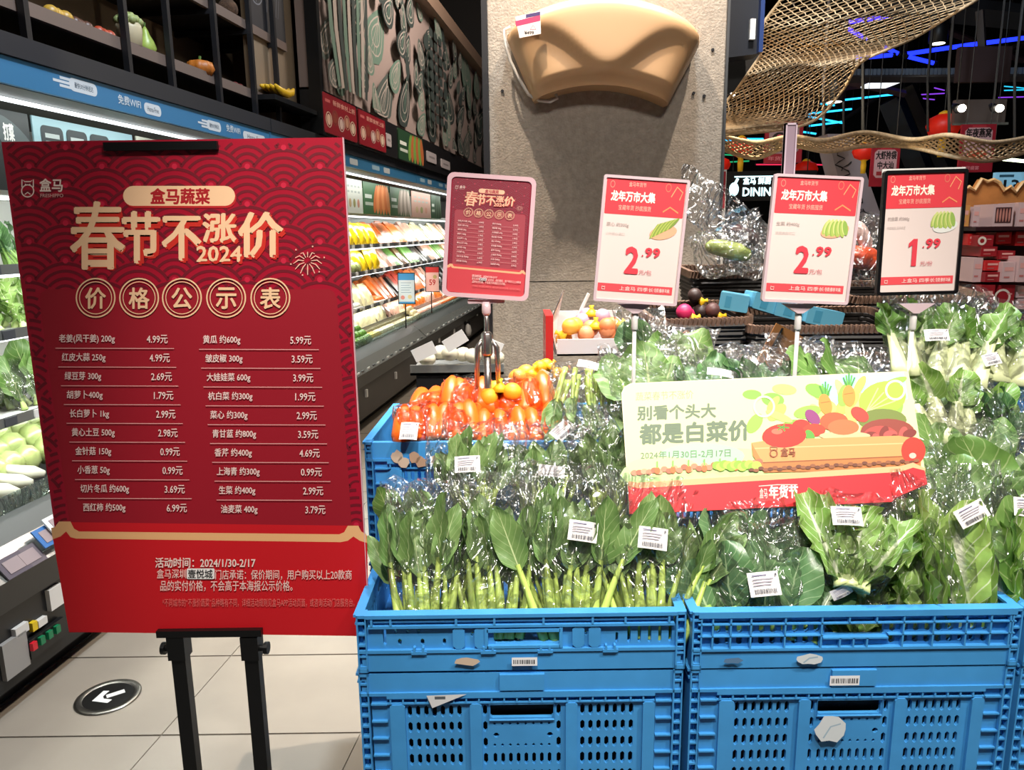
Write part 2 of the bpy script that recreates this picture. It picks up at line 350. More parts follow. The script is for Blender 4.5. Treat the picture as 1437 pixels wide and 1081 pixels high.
pr.poly([(723, 24), (758, 16), (759, 48), (729, 54)], '#f0dcd0'); pr.poly([(723, 30), (758, 22), (758, 30), (724, 38)], '#d23a62'); pr.poly([(724, 24), (737, 21), (737, 27), (724, 30)], '#f5f0ee')
pr.poly([(738, 21), (758, 17), (758, 22), (738, 26)], '#4a3568'); pr.strip([(744, 42), (748, 36), (752, 42)], 1, '#c4505f', True); pr.text('¥499', 736, 44, 749, 49, '#222222', .02)
pr.build('sticker', t, .006, M=Matrix.Translation((-.37, -.185, .1)))
pr = Print(lambda x, y: pl.uv(x, y)); pr.disc(847, 87, 9, '#ece6e0', 6.5); pr.text('2', 841, 84, 845, 90, '#7a2222', .02); pr.text('uv', 846, 85, 853, 90, '#333333', .01)
pr.build('badge', t, .001, M=Matrix.Translation((-.37, -.168, .1)))
cb = MB(); pts = [at(x, y, 3.04) for x, y in ((716, 38), (708, 42), (709, 62), (716, 85), (728, 110), (742, 133), (757, 141), (772, 143), (782, 138), (780, 132))]
cb.tube(pts, .006, 8).build('power_cord', mat('white_cord', '#cfc8be', .5), t, True, world=True)
MB().box((-.2, -.04, .2), (.2, 0, .3)).build('bracket', DK, t)

# ---------------------------------------------------------------- fridges along the left aisle (local x = s, y = -p, z = height)
FB = mat('case_black', '#17181a', .35, var=.25, scale=3); FGR = mat('case_brown_panel', '#3a3430', .4, var=.1, scale=6); FW = mat('case_white', '#dfe0dc', .4)
FRAIL = mat('clear_rail', '#737470', .25, coat=.3); FST = mat('grille_grey', '#5b5d5c', .4, .3); LIT = mat('led_tube_white', '#f2fbff', .4, emit=2.6)
GLS = film_mat('glass_edge', (.85, .95, .92), .08, .05)
BLUE = mat('header_blue', '#33719c', .5)
def case(s0, s1, label, near):
    t = thing('refrigerated_case', label, 'fridge', M=FRM @ Matrix.Translation((s0, 0, 0))); L_ = s1-s0-.012
    PMt = t
    b = MB().box((0, .10, 0), (L_, .75, .10)); b.build('plinth', FB, t)
    b = MB().box((0, .0, .10), (L_, .78, .36)); b.build('base_panel', FB if near else FGR, t)
    b = MB().add([(0, -.02, .36), (L_, -.02, .36), (L_, -.05, .47), (0, -.05, .47), (0, .6, .36), (L_, .6, .36), (L_, .6, .47), (0, .6, .47)], [(0, 1, 2, 3), (4, 7, 6, 5), (3, 2, 6, 7), (0, 4, 5, 1)]); b.build('bumper', FB, t)
    b = MB().add([(0, -.052, .47), (L_, -.052, .47), (L_, .03, .545), (0, .03, .545), (0, .03, .5), (L_, .03, .5)], [(0, 1, 2, 3), (3, 2, 5, 4)]); rl = b.build('price_rail', FRAIL, t)
    b = MB().add([(0, .03, .545), (L_, .03, .545), (L_, .12, .6), (0, .12, .6)], [(0, 1, 2, 3)])
    for k in range(int(L_/.012) if near else 0): b.box((k*.012+.003, .035, .548), (k*.012+.007, .036, .549), 0) if k < 1 else None
    b.build('air_grille', FST, t)
    MB().box((0, .12, .48), (L_, .78, .56)).build('deck', FB if near else FW, t)
    MB().box((0, .118, .59), (L_, .122, .66)).build('deck_glass', GLS, t)
    MB().box((0, .74, .56), (L_, .80, 2.02)).build('back_panel', FW, t)
    for k, (h, p0) in enumerate(((.70, .28), (.89, .24), (1.20, .2), (1.42, .22), (1.70, .36))):
        if near and k == 0: continue
        sh = MB().box((0, p0, h-.045), (L_, .74, h-.03)).build('shelf', FW, t)
        MB().box((0, p0-.006, h-.045), (L_, p0, h-.01)).build('price_strip', FRAIL if k < 4 else mat('case_lit_lip', '#f4f6f2', .4), sh)
        MB().tube([(0, p0+.05, h-.052), (L_, p0+.05, h-.052)], .007, 6).build('shelf_light', LIT, sh)
    cn = MB().box((0, .02, 1.97), (L_, .8, 2.06)).build('canopy', mat('canopy_grey', '#4c4a46', .5), t)
    MB().box((0, .16, 1.955), (L_, .178, 1.966)).build('canopy_light', LIT, cn)
    MB().box((0, .0, 1.972), (L_, .018, 2.055)).build('header_strip', BLUE, t)
    MB().box((0, -.01, 2.057), (L_, .8, 2.125)).build('fascia', mat('fascia_dark', '#22242a', .5), t)
    for q in ((0,) if near else (L_-.02,) if s1 > 12 else ()): MB().box((q, .03, .5), (q+.02, .78, 1.97)).build('end_wall', FB if q == 0 and not near else FW, t)
    return t
ca = case(.6, 4.45, 'black open refrigerated case behind the tall red price board', True)
cbb = case(4.45, 7.72, 'open chiller with brown base just right of the red price board', False)
cc = case(7.72, 12.3, 'farthest open chiller running on towards the grey column', False)
for s0, s1 in ((2.0, 3.6), (5.0, 7.5), (7.8, 11)):
    for h, p, pw in ((1.95, -.12, .15), (1.62, -.25, .35), (1.36, -.25, .3), (1.13, -.24, .3), (.82, -.3, .25)):
        a = fr((s0+s1)/2, p, h); o = lamp('chiller_light', 'AREA', a, fr((s0+s1)/2, p-.18, h-.5), pw*(s1-s0)*8.5, (.97, 1, .93), (s1-s0), .04)
        o.matrix_world = Matrix.Translation(a) @ (Matrix((AU, -AN, Vector((0, 0, 1)))).transposed().to_4x4()) @ Matrix.Rotation(radians(22), 4, "X")
# seams, tags, controller on the near base
def on_case(root, x, y, wd, hg, matn, name, p=.012, sub=None):
    s, h = atp(x, y, p); i = PM[root.name].inverted() @ (FRM @ Vector((s, -p, h)))
    return MB().box((i.x-wd/2, -p-.004, i.z-hg/2), (i.x+wd/2, -p+.012, i.z+hg/2)).build(name, matn, root)
STK = mat('sticker_white', '#dcdad6', .5); YEL = mat('sticker_yellow', '#e0c020', .5)
on_case(ca, 22, 920, .10, .12, mat('sticker_grey', '#9a9895', .5), 'sticker'); on_case(ca, 30, 884, .055, .03, STK, 'sticker'); on_case(ca, 59, 873, .04, .025, STK, 'sticker')
on_case(ca, 48, 879, .022, .03, YEL, 'sticker'); on_case(ca, 78, 838, .06, .075, STK, 'barcode_sticker')
ct = on_case(ca, 66, 895, .16, .065, FB, 'controller', .016)
s, h = atp(66, 895, .03)
for k, c_ in enumerate(('#c01828', '#0f6d45', '#0f6d45', '#0f6d45')):
    i = s-PM[ca.name].inverted().translation.x*0
    ii = PM[ca.name].inverted() @ (FRM @ Vector((s-.055+.036*k, -.03, h)))
    MB().box((ii.x-.010, ii.y-.002, ii.z-.012), (ii.x+.010, ii.y+.01, ii.z+.014)).build('display', mat('disp'+c_, c_, .4, emit=.15), ct)
for x, y in ((515, 552), (556, 527), (602, 487), (617, 477), (638, 465), (655, 450), (670, 440)):
    on_case(cc if x > 600 else cbb, x, y, .03, .06, STK, 'tag')
for x, y in ((592, 507), (657, 462)):
    s, h = atp(x, y, .04); t = thing('hanging_glove_bag', 'small white bundle clipped to the chiller base'+(', nearer one' if x < 600 else ', farther one'), 'bundle', M=FRM @ Matrix.Translation((s, -.04, h)))
    MB().lathe([(.01, -.09), (.035, -.08), (.045, -.02), (.03, .05), (.012, .08)], 10, sx=1.4).build('bundle', STK, t, True); MB().box((-.02, -.03, .06), (.02, .04, .1)).build('clip', FB, t)
# price tags on the near rail and shelf strips
for k, (x, y, c_) in enumerate(((14, 798, '#5d5560'), (36, 786, '#6a6168'), (78, 738-0, '#d8dad8'), (64, 755, '#3b6fae'))):
    s, h = atp(x, y, .02); tt = thing('shelf_price_tag', ('dim photo price tag at the left edge of the rail', 'second photo price tag from the left on the rail', 'blank clear price tag beside the red board', 'blue framed price tag on the near rail')[k], 'price tag', M=FRM @ Matrix.Translation((s, -.02, h)) @ Matrix.Rotation(radians(-40), 4, 'X'))
    MB().box((-.05, -.02, -.035), (.05, -.015, .035)).build('holder', mat('tag'+c_, c_, .4), tt); MB().box((-.032, -.022, -.022), (.032, -.0195, .022)).build('card', mat('tagc', '#9a8a8c', .5), tt)
for rt, sh_list in ((cbb, 26), (cc, 30), (ca, 24)):
    for h, p0 in ((.89, .24), (1.20, .2), (1.42, .22), (.505, -.03)):
        b = MB(); L_ = 3.2 if rt is cbb else (4.5 if rt is cc else 3.8)
        for k in range(int(L_/.13)):
            x = .05+k*.13+(k % 3)*.012; b.box((x, p0-.012, h-.042), (x+.055, p0-.0065, h-.012), k % 2)
        tag(b.build('price_tags', [mat('tag_white', '#e8e8e6', .5), mat('tag_dark', '#4d5055', .5)], rt), kind='stuff')
# header strip words
def strip_print(root, x0):
    pr = Print(); inv = PM[root.name].inverted()
    def P(x, y): s, h = atp(x, y, 0); q = inv @ (FRM @ Vector((s, 0, h))); return (q.x, q.z)
    return pr, P
pr, P = strip_print(ca, 0)
def pill(pr, P, xa, ya, xb, yb, txt, tail=True):
    a = P(xa, ya); b = P(xb, yb); z = (a[1]+b[1])/2; hh = .022
    pr.rect(a[0], z-hh, b[0], z+hh, '#c6cdd3', .02)
    if tail:
        for q, l in ((-.013, .05), (0, .08), (.013, .045)): pr.rect(a[0]-l, z+q-.005, a[0]+.03, z+q+.004, '#c6cdd3')
    pr.text(txt, a[0]+(b[0]-a[0])*.18, z-.010, a[0]+(b[0]-a[0])*.85, z+.010, '#51606e', .01, flip=False)
pill(pr, P, 97, 118, 136, 127, '最快30分钟送达'); pill(pr, P, 202, 150, 226, 158, 'Hema-Free', False); pill(pr, P, 290, 173, 310, 181, '最快30分钟送达'); pill(pr, P, 341, 190, 372, 197, 'Hema-Free', False)
for xa, xb, y in ((166, 197, 145), (318, 337, 187)):
    a = P(xa, y); b = P(xb, y+2); pr.text('免费WIFI', a[0], 1.998, b[0], 2.032, '#c9d3da', .01, flip=False)
tag(pr.build('strip_lettering', ca, .0005), kind='stuff')
for rt, n_ in ((cbb, 3.2), (cc, 4.5)):
    pr = Print(); x = .15
    while x < n_-.5: pr.rect(x, 1.995, x+.2, 2.03, '#8fb0c4', .012); pr.rect(x+.32, 1.992, x+.5, 2.035, '#b5bfc4', .012); x += .85
    tag(pr.build('strip_lettering', rt, .0005), kind='stuff')
# header picture cards inside the near canopy and along the far one
def card(root_s, p, h0, w_, hh, base, fn, label, tilt=0, name='header_card', group=None):
    t = thing(name, label, 'sign', M=FRM @ Matrix.Translation((root_s, -p, h0)) @ Matrix.Rotation(tilt, 4, 'X'), group=group)
    MB().box((0, 0, 0), (w_, .006, hh)).build('board', mat('cb'+base, base, .5), t)
    pr = Print(); fn(pr, w_, hh); pr.build('artwork', t, .001); return t
def dark_card(pr, w_, h):
    pr.disc(w_*.15, h*.35, .1, '#5a6468', .05, .7); pr.disc(w_*.75, h*.65, .12, '#59666a', .05, -.6); pr.disc(w_*.9, h*.3, .1, '#505b60', .04, .5)
    pr.text('打菜', w_*.6, h*.62, w_*.76, h*.84, '#f1f4f2', .03, flip=False); pr.text('什么分外髭?', w_*.56, h*.36, w_*.96, h*.55, '#f1f4f2', .02, flip=False)
    pr.rect(w_*.62, h*.14, w_*.74, h*.22, '#9fc4dd', .01); pr.rect(w_*.78, h*.14, w_*.9, h*.22, '#8f9ea6', .01)
def blue_card(pr, w_, h):
    for k in range(3):
        x = w_*(.16+.23*k); pr.disc(x, h*.38, h*.22, ('#d6dcc0', '#e4e6c4', '#9a8474')[k])
        for q in range(7): pr.disc(x+h*.15*cos(q*.9), h*.4+h*.12*sin(q*1.7), h*.08, (('#6c9440', '#85ac4e'), ('#d8c840', '#a9b844'), ('#6e5448', '#86705e'))[k][q % 2], h*.03, q)
        pr.rect(x-h*.22, h*.62, x+h*.22, h*.9, '#2f3a40', .02); pr.rect(x-h*.14, h*.74, x+h*.14, h*.8, '#b7c4c6'); pr.rect(x-h*.14, h*.67, x+h*.1, h*.7, '#8b989c')
    pr.rect(w_*.72, h*.4, w_*.86, h*.75, '#a9d6b8', .01)
def card_px(x0, x1, *a):
    s0, s1 = atp(x0, 200 if x0 < 400 else 275, -.24)[0], atp(x1, 200 if x0 < 400 else 275, -.24)[0]; card(s0+.01, -.24, 1.665, s1-s0-.02, .275, *a)
card_px(-60, 46, '#30383c', dark_card, 'dark header card lettered in white at the left picture edge')
card_px(46, 188, '#9cc3cf', blue_card, 'pale blue header card with three round dish pictures')
card_px(190, 240, '#eef3e2', lambda pr, w_, h: pr.rect(.08, .08, .2, .16, '#8fbf4a'), 'white header card with a green block above the red board')
def veg_card(c1, c2):
    def f(pr, w_, h):
        for k in range(6): pr.disc(w_*(.45+.1*k), h*.5, h*.5, (c1, c2)[k % 2], w_*.07, pi/2+.15*(k-3))
        pr.rect(w_*.05, h*.5, w_*.3, h*.62, '#e3e8df'); pr.rect(w_*.05, h*.28, w_*.34, h*.38, '#c8d2c4')
    return f
def chart(pr, w_, h):
    for i in range(4):
        for j in range(2): pr.rect(w_*(.12+.2*i), h*(.6+.16*j), w_*(.24+.2*i), h*(.66+.16*j), '#c6ccc6')
    for i in range(3): pr.disc(w_*(.25+.24*i), h*.3, h*.13, ('#d8b88c', '#a8a468', '#e0a48c')[i], w_*.07, pi/2)
for x0, x1, c_, fn, lb in ((484, 509, '#f3f5ec', chart, 'white chart card with small food pictures'), (509.5, 546, '#47734a', veg_card('#e07a3c', '#ef9a5e'), 'green header card with an orange carrot picture'),
         (547, 575, '#4f6f4b', veg_card('#a08f80', '#cdbcae'), 'green header card with a brown root picture'), (577, 604, '#e6b9a8', chart, 'pink chart card with small bottles drawn on it'), (604.5, 618, '#3f5d40', veg_card('#3a4a38', '#566a50'), 'dark green header card farthest down the chiller')):
    card_px(x0, x1, c_, fn, lb)

# ---------------------------------------------------------------- chilled goods
def pillow(w_, h, d, seed=0, n=5, crump=.006):
    b = MB(); P = []; F = []; k = n+1
    for s_ in (-1, 1):
        for j in range(k):
            for i in range(k):
                u = -1+2*i/n; v = -1+2*j/n; q = max(0, (1-u**4)*(1-v**4)); nz = noise.noise(Vector((u*1.7+seed, v*1.7, s_*3)))*crump*q**.5
                P.append((u*w_/2, s_*(d/2)*q**.6+nz, (v+1)*h/2))
    for s_ in (0, 1):
        for j in range(n):
            for i in range(n):
                a = s_*k*k+j*k+i; F.append((a, a+1, a+k+1, a+k) if s_ == 0 else (a+k, a+k+1, a+1, a))
    return b.add(P, F)
def mat_pack(c_, nm): return mat('pack_'+nm, c_, .3, var=.35, scale=28, coat=.4)
PCOL = {'yellow': '#d9b71c', 'white': '#dcdcd0', 'cream': '#d9cda0', 'orange': '#d9702a', 'green': '#5f8f3a', 'brown': '#6e4a34', 'pale green': '#a9b878', 'black': '#26221f', 'pink': '#cfa08c', 'red': '#b03526', 'mushroom': '#a48f74', 'lime': '#8fc23c', 'dull green': '#6f7d4e'}
protos = {}
def goods(kind, colr, M, label, group):
    k = (kind, colr); m_ = mat_pack(PCOL[colr], colr)
    if k not in protos:
        if kind == 'pouch': me = pillow(.13, .17, .045, len(protos)).mesh('pouch', m_, True)
        elif kind == 'carton': me = MB().box((-.05, -.015, 0), (.05, .02, .2), bev=.006).mesh('carton', m_)
        elif kind == 'tray':
            b = MB().box((-.075, -.06, 0), (.075, .06, .025), 1, bev=.008)
            for q in range(7): b.add(*ball(-.05+.017*q, -.02+.03*(q % 2), .032, .024, .03, .018))
            me = b.mesh('tray', [m_, mat('tray_white', '#d9d9d4', .4)], True)
        else:
            b = MB()
            for q in range(9): b.add(*ball(-.05+.05*(q % 3), -.03+.03*(q//3 % 3), .03+.035*(q//3), .036, .03, .036))
            me = b.mesh('vegetable_bag', m_, True)
        protos[k] = me
    o = bpy.data.objects.new({'pouch': 'food_pouch', 'carton': 'food_carton', 'tray': 'food_tray', 'bag': 'vegetable_bag'}[kind], protos[k]); C.objects.link(o); o.matrix_world = M
    return tag(o, label, {'pouch': 'pouch', 'carton': 'carton', 'tray': 'tray', 'bag': 'bag'}[kind], group)
def ball(x, y, z, rx, ry, rz, n=8, k=5, rot=0):
    P = []; F = []
    for j in range(k+1):
        a = -pi/2+pi*j/k
        for i in range(n): b_ = 2*pi*i/n; P.append((x+rx*cos(a)*cos(b_), y+ry*cos(a)*sin(b_), z+rz*sin(a)))
    for j in range(k):
        for i in range(n): F.append((j*n+i, j*n+(i+1) % n, (j+1)*n+(i+1) % n, (j+1)*n+i))
    return P, F
rng = random.Random(5)
SH = {1.42: 'top', 1.20: 'second', .89: 'third', .70: 'fourth'}
SC = 1.3
def runs(s0, s1, h, p, seq, where, lean, nrow=1, dp=.1):
    s = s0; run = rng.choice(seq); left = 0
    while s < s1:
        if left <= 0: run = rng.choice(seq); left = rng.randint(2, 4)
        left -= 1; kind, colr = run
        for r in range(max(nrow, 2) if h < 1.3 and h > .6 else nrow):
            M = FRM @ TR(s+rng.uniform(-.01, .01), -(p-r*dp), h+(.012*r), rng.uniform(-.12, .12), -lean+rng.uniform(-.08, .08), s=rng.uniform(.9, 1.08)*SC) if kind != 'tray' else FRM @ TR(s, -(p-r*dp)+.02, h, 0, lean*.2, s=SC)
            goods(kind, colr, M, f'{colr} {kind} lying {where}', f'{colr} {kind}s {where}')
        s += {'pouch': .125, 'carton': .105, 'tray': .155, 'bag': .17}[kind]*SC
Y_, W_, O_ = ('pouch', 'yellow'), ('pouch', 'white'), ('carton', 'orange')
FAR = 'of the middle chiller'
runs(5.55, 7.3, 1.395, -.27, [('pouch', 'white'), Y_, ('pouch', 'cream'), Y_], 'on the top shelf '+FAR, .45)
runs(7.35, 10.6, 1.395, -.27, [('carton', 'black'), O_, ('carton', 'pink'), ('carton', 'cream'), ('carton', 'white')], 'on the top shelf of the far chiller', .75)
runs(5.55, 7.2, 1.172, -.25, [('bag', 'pale green'), W_, Y_, ('pouch', 'yellow'), ('bag', 'mushroom')], 'on the second shelf '+FAR, .4)
runs(7.25, 10.6, 1.172, -.25, [('carton', 'black'), ('carton', 'white'), ('carton', 'pink'), ('carton', 'green'), ('carton', 'brown')], 'on the second shelf of the far chiller', .7)
runs(5.5, 7.3, .862, -.29, [('tray', 'white'), ('tray', 'orange'), ('pouch', 'cream'), ('carton', 'orange'), ('bag', 'white')], 'on the third shelf '+FAR, .5)
runs(7.35, 10.6, .862, -.29, [O_, ('carton', 'red'), ('carton', 'black'), ('carton', 'pink')], 'on the third shelf of the far chiller', .7)
runs(5.45, 7.6, .672, -.33, [W_, ('pouch', 'cream'), ('tray', 'white'), ('tray', 'orange')], 'on the fourth shelf '+FAR, .5)
runs(7.75, 10.2, .672, -.33, [O_, ('pouch', 'orange'), ('pouch', 'pink')], 'on the fourth shelf of the far chiller', .6)
runs(5.35, 6.6, .575, -.2, [('bag', 'green'), ('bag', 'pale green'), ('bag', 'white')], 'on the deck '+FAR, .1, 2, .14)
runs(6.6, 8.3, .575, -.2, [('tray', 'cream'), ('bag', 'cream'), ('tray', 'yellow')], 'on the deck of the chiller behind the small signs', .1, 2, .14)
runs(8.3, 10.5, .6, -.2, [('tray', 'orange'), ('tray', 'orange'), ('tray', 'pink')], 'stacked on the deck of the far chiller', .05, 2, .14)
runs(10.5, 11.8, .6, -.2, [('tray', 'black'), ('tray', 'mushroom')], 'stacked on the deck of the far chiller', .05, 2, .14)
# two little sign stands in the chiller
for x0, y0, x1, y1, yb, c_, lb, cat in ((560, 384, 582, 426, 460, '#3f93cf', 'small white and blue sign on a black stem in the chiller', 'blue'), (598, 375, 616, 409, 441, '#c8322f', 'small red and pink 59 price sign on a black stem in the chiller', 'red')):
    s, h = atp(x0, y1, -.15); s2, h2 = atp(x1, y1, -.15); hs = h+.26 if cat == 'blue' else h+.28; Y = fr(s, -.15, 0).y
    a, b_, c0 = at(x0, y1, Y), at(x1, y1, Y), at(x0, y0, Y); pl = Plane(a, b_-a, c0-a); W0 = (b_-a).length; H0 = (c0-a).length
    t = thing('chiller_sign', lb, 'sign', M=pl.M)
    MB().box((-.008, 0, -.008), (W0+.008, .01, H0+.008)).build('frame', FB, t); MB().tube([(W0*.4, .005, -.008), (W0*.4, .005, -.24)], .007, 6).build('stem', FB, t)
    pr = Print(); pr.rect(0, 0, W0, H0, '#d8e6ee' if cat == 'blue' else '#e5b6ac'); pr.rect(0, H0*.78, W0, H0, c_)
    if cat == 'blue':
        for q in range(5): pr.rect(W0*.15, H0*(.68-.08*q), W0*(.8-.1*(q % 2)), H0*(.70-.08*q), '#8aa9bf')
        pr.disc(W0*.25, H0*.2, W0*.13, '#d78c86'); pr.disc(W0*.7, H0*.22, W0*.13, '#dccf9a'); pr.rect(0, 0, W0, H0*.06, c_)
    else: pr.text('59', W0*.25, H0*.25, W0*.75, H0*.5, '#b8302c', .03, flip=False); pr.disc(W0*.7, H0*.6, W0*.15, '#b7a566')
    pr.build('sign_print', t, .001)
# near chiller goods at the left edge
NR = 'of the near chiller'; SC = 1.7
runs(1.9, 3.1, .60, -.62, [Y_], 'at the back of the deck '+NR, .6)
runs(1.9, 3.1, .60, -.42, [('bag', 'pale green'), ('bag', 'cream')], 'in the middle of the deck '+NR, .2)
# leeks and white garlic heads in front
def leek():
    b = MB(); pts = [(0, 0, 0), (.01, 0, .1), (.0, .01, .2), (-.01, .02, .3)]
    return b
LKW = mat('leek_white', '#e2e2cc', .4); LKG = mat('leek_green', '#6d9a4a', .4, var=.2)
for k in range(9):
    s, p = 1.95+.1*k, -.17-.03*(k % 3); t = thing('leek', 'white bulbed leek bundle lying on the near deck behind the clear rail', 'leek', M=FRM @ TR(s, -p, .63, .35, radians(8)), group='leeks on the near chiller deck')
    MB().tube([(0, 0, 0), (0, .04, 0), (0, .12, .01), (0, .2, .015)], [.012, .028, .018, .016], 10).build('bulb', LKW, t, True)
    MB().tube([(0, .2, .015), (.01, .28, .03), (.02, .36, .05)], [.016, .02, .006], 8).build('leaves', LKG, t, True)
# tall light lettuce on the second near shelf
#@@DECO
# ---------------------------------------------------------------- display shelves above the near chillers
BEI = mat('beige_panel', '#7d6c58', .7, var=.08, scale=3)
t = thing('display_rack', 'black metal display rack over the fridge header, holding model vegetables', 'shelf', M=FRM @ Matrix.Translation((2, 0, 0)))
def ls(x, y, p): s, h = atp(x, y, p); return s-2, h
MB().box((-.6, .5, 2.13), (3.1, .53, 3.9)).build('back_panel', BEI, t)
for h in (2.27, 2.62, 3.1):
    sh = MB().box((-.6, .11, h-.03), (2.98, .5, h-.01)).build('shelf', FB, t)
    MB().box((-.6, .09, h-.035), (2.98, .11, h+.012)).build('shelf_lip', mat('lip_brown', '#6b5c55', .5), sh)
for x, y in ((24, 30), (168, 62), (231, 85), (299, 110), (350, 128), (384, 142)):
    s, h = ls(x, y, -.1); q = MB().box((s-.012, .06, 2.14), (s+.012, .085, 3.9)).build('post', DK, t)
    for hh in (2.62, 3.1): MB().box((s-.012, .085, hh-.06), (s+.012, .5, hh-.035)).build('cross_bar', DK, q)
MB().box((2.5, .11, 2.29), (3.13, .14, 3.9)).build('end_panel', BEI, t); MB().box((2.5, -.02, 2.235), (3.13, .11, 2.262)).build('shelf', FB, t)
cbd = MB().box((2.5, .102, 2.62), (3.0, .11, 3.9)).build('chalk_board', mat('chalk_board', '#1c1c22', .7), t)
pr = Print()
for cx_, cz in ((2.62, 2.85), (2.6, 3.1)):
    pr.ring(cx_, cz, .09, .008, '#6e7078', 24)
    for q in range(8): pr.strip([(cx_, cz), (cx_+.08*cos(q*pi/4), cz+.08*sin(q*pi/4))], .005, '#6e7078')
for q in range(6): pr.strip([(2.75+.03*q, 2.75), (2.8+.035*q, 2.95+.02*q), (2.74+.05*q, 3.2)], .006, '#5e6068')
pr.build('chalk_drawing', cbd, -.1015)
def deco(name, label, cat, x, y, build, p=-.135, h=None, sc_=.36):
    s, hh = atp(x, y, p); t = thing(name, label, cat, M=FRM @ TR(s, -p, 2.262 if h is None else h, s=sc_)); build(t)
GRN = mat('deco_green', '#4d6b2c', .5, var=.3); 
def gourd(t): MB().lathe([(.02, 0), (.09, .03), (.115, .1), (.09, .18), (.05, .25), (.035, .3), (.012, .34)], 16).build('fruit', mat('gourd', '#8ea34c', .4, var=.15), t, True); MB().tube([(0, 0, .33), (.01, 0, .39)], .01, 6).build('stem', GRN, t)
def cauli(t):
    b = MB(); r = random.Random(3)
    for q in range(26): a = q*2.4; k = sqrt(q/26); b.add(*ball(.13*k*cos(a), .13*k*sin(a), .3+.08*(1-k*k), .05, .05, .05))
    b.build('head', mat('romanesco', '#88945c', .6, var=.3), t, True); MB().lathe([(.06, 0), (.13, .06), (.15, .24), (.13, .3)], 12, lob=.15, nl=6).build('wrapper_leaves', mat('pale_wrap', '#b5a98c', .5), t, True)
def pumpk(t): MB().lathe([(.03, 0), (.13, .02), (.18, .1), (.15, .19), (.04, .22)], 32, lob=.14, nl=8).build('fruit', mat('pumpkin', '#a8601c', .5, var=.2), t, True); MB().tube([(0, 0, .2), (.02, 0, .27)], .018, 6).build('stem', GRN, t)
def banan(t):
    for q in range(4): MB().tube([(-.2, .04*q, .05), (-.1, .04*q, .02+.01*q), (.02, .04*q, .015+.01*q), (.12, .04*q, .04), (.17, .04*q, .08)], [.012, .03, .034, .028, .01], 8).build('banana', mat('banana', '#dcb01e', .45), t, True)
def ballf(colr, r, nm='fruit', lf=True):
    def f(t):
        b = MB()
        for q in range(3): b.add(*ball(-r*1.3+r*1.3*q, r*.2*(q % 2), r*.95, r, r, r, 12, 8))
        b.build(nm, mat('deco'+colr, colr, .45, var=.25), t, True)
        if lf:
            for q in range(5): MB().add([(-r*2+q*r*.9, -.02, .0), (-r*1.6+q*r*.9, -.08, .03), (-r*1.2+q*r*.9, -.03, .07), (-r*1.6+q*r*.9, .02, .05)], [(0, 1, 2, 3)]).build('leaf', GRN, t)
    return f
deco('model_pear', 'pale green model pear on the display rack', 'pear', 205, 60, gourd)
deco('model_romanesco', 'pale model cabbage head beside the green pear', 'cabbage', 182, 50, cauli)
deco('model_pumpkin', 'orange model pumpkin on the display rack', 'pumpkin', 281, 96, pumpk)
deco('model_bananas', 'yellow model bananas at the right end of the display rack', 'bananas', 402, 145, banan, p=.0, h=2.285, sc_=.7)
deco('model_tomatoes', 'red model tomatoes left of the pale cabbage on the rack', 'tomatoes', 145, 36, ballf('#9c3a20', .07))
deco('model_peppers', 'dark red and green model peppers further left on the rack', 'peppers', 112, 24, ballf('#4a2a1c', .07))
deco('model_lemons', 'yellowish model squash near the top left corner', 'squash', 80, 10, ballf('#a8842e', .08))
deco('model_greens', 'small dark model greens between pear and pumpkin', 'greens', 243, 80, ballf('#3e5a2c', .05))
deco('model_radishes', 'dark red model radishes right of the pumpkin', 'radishes', 333, 118, ballf('#5c1e20', .06))
deco('model_mangoes', 'orange yellow model mangoes left of the bananas', 'mangoes', 368, 132, ballf('#b07f22', .06))
deco('model_coconut', 'brown hairy model coconut on the upper rack shelf', 'coconut', 320, 14, lambda t: MB().add(*ball(0, 0, .14, .15, .14, .14, 16, 10)).build('husk', mat('coconut', '#4a3322', .9, var=.4, bump=.8), t, True), h=2.612)
deco('model_garlic', 'small white model garlic on the upper rack shelf', 'garlic', 360, 50, ballf('#b7a794', .045, 'bulb', False), h=2.612)

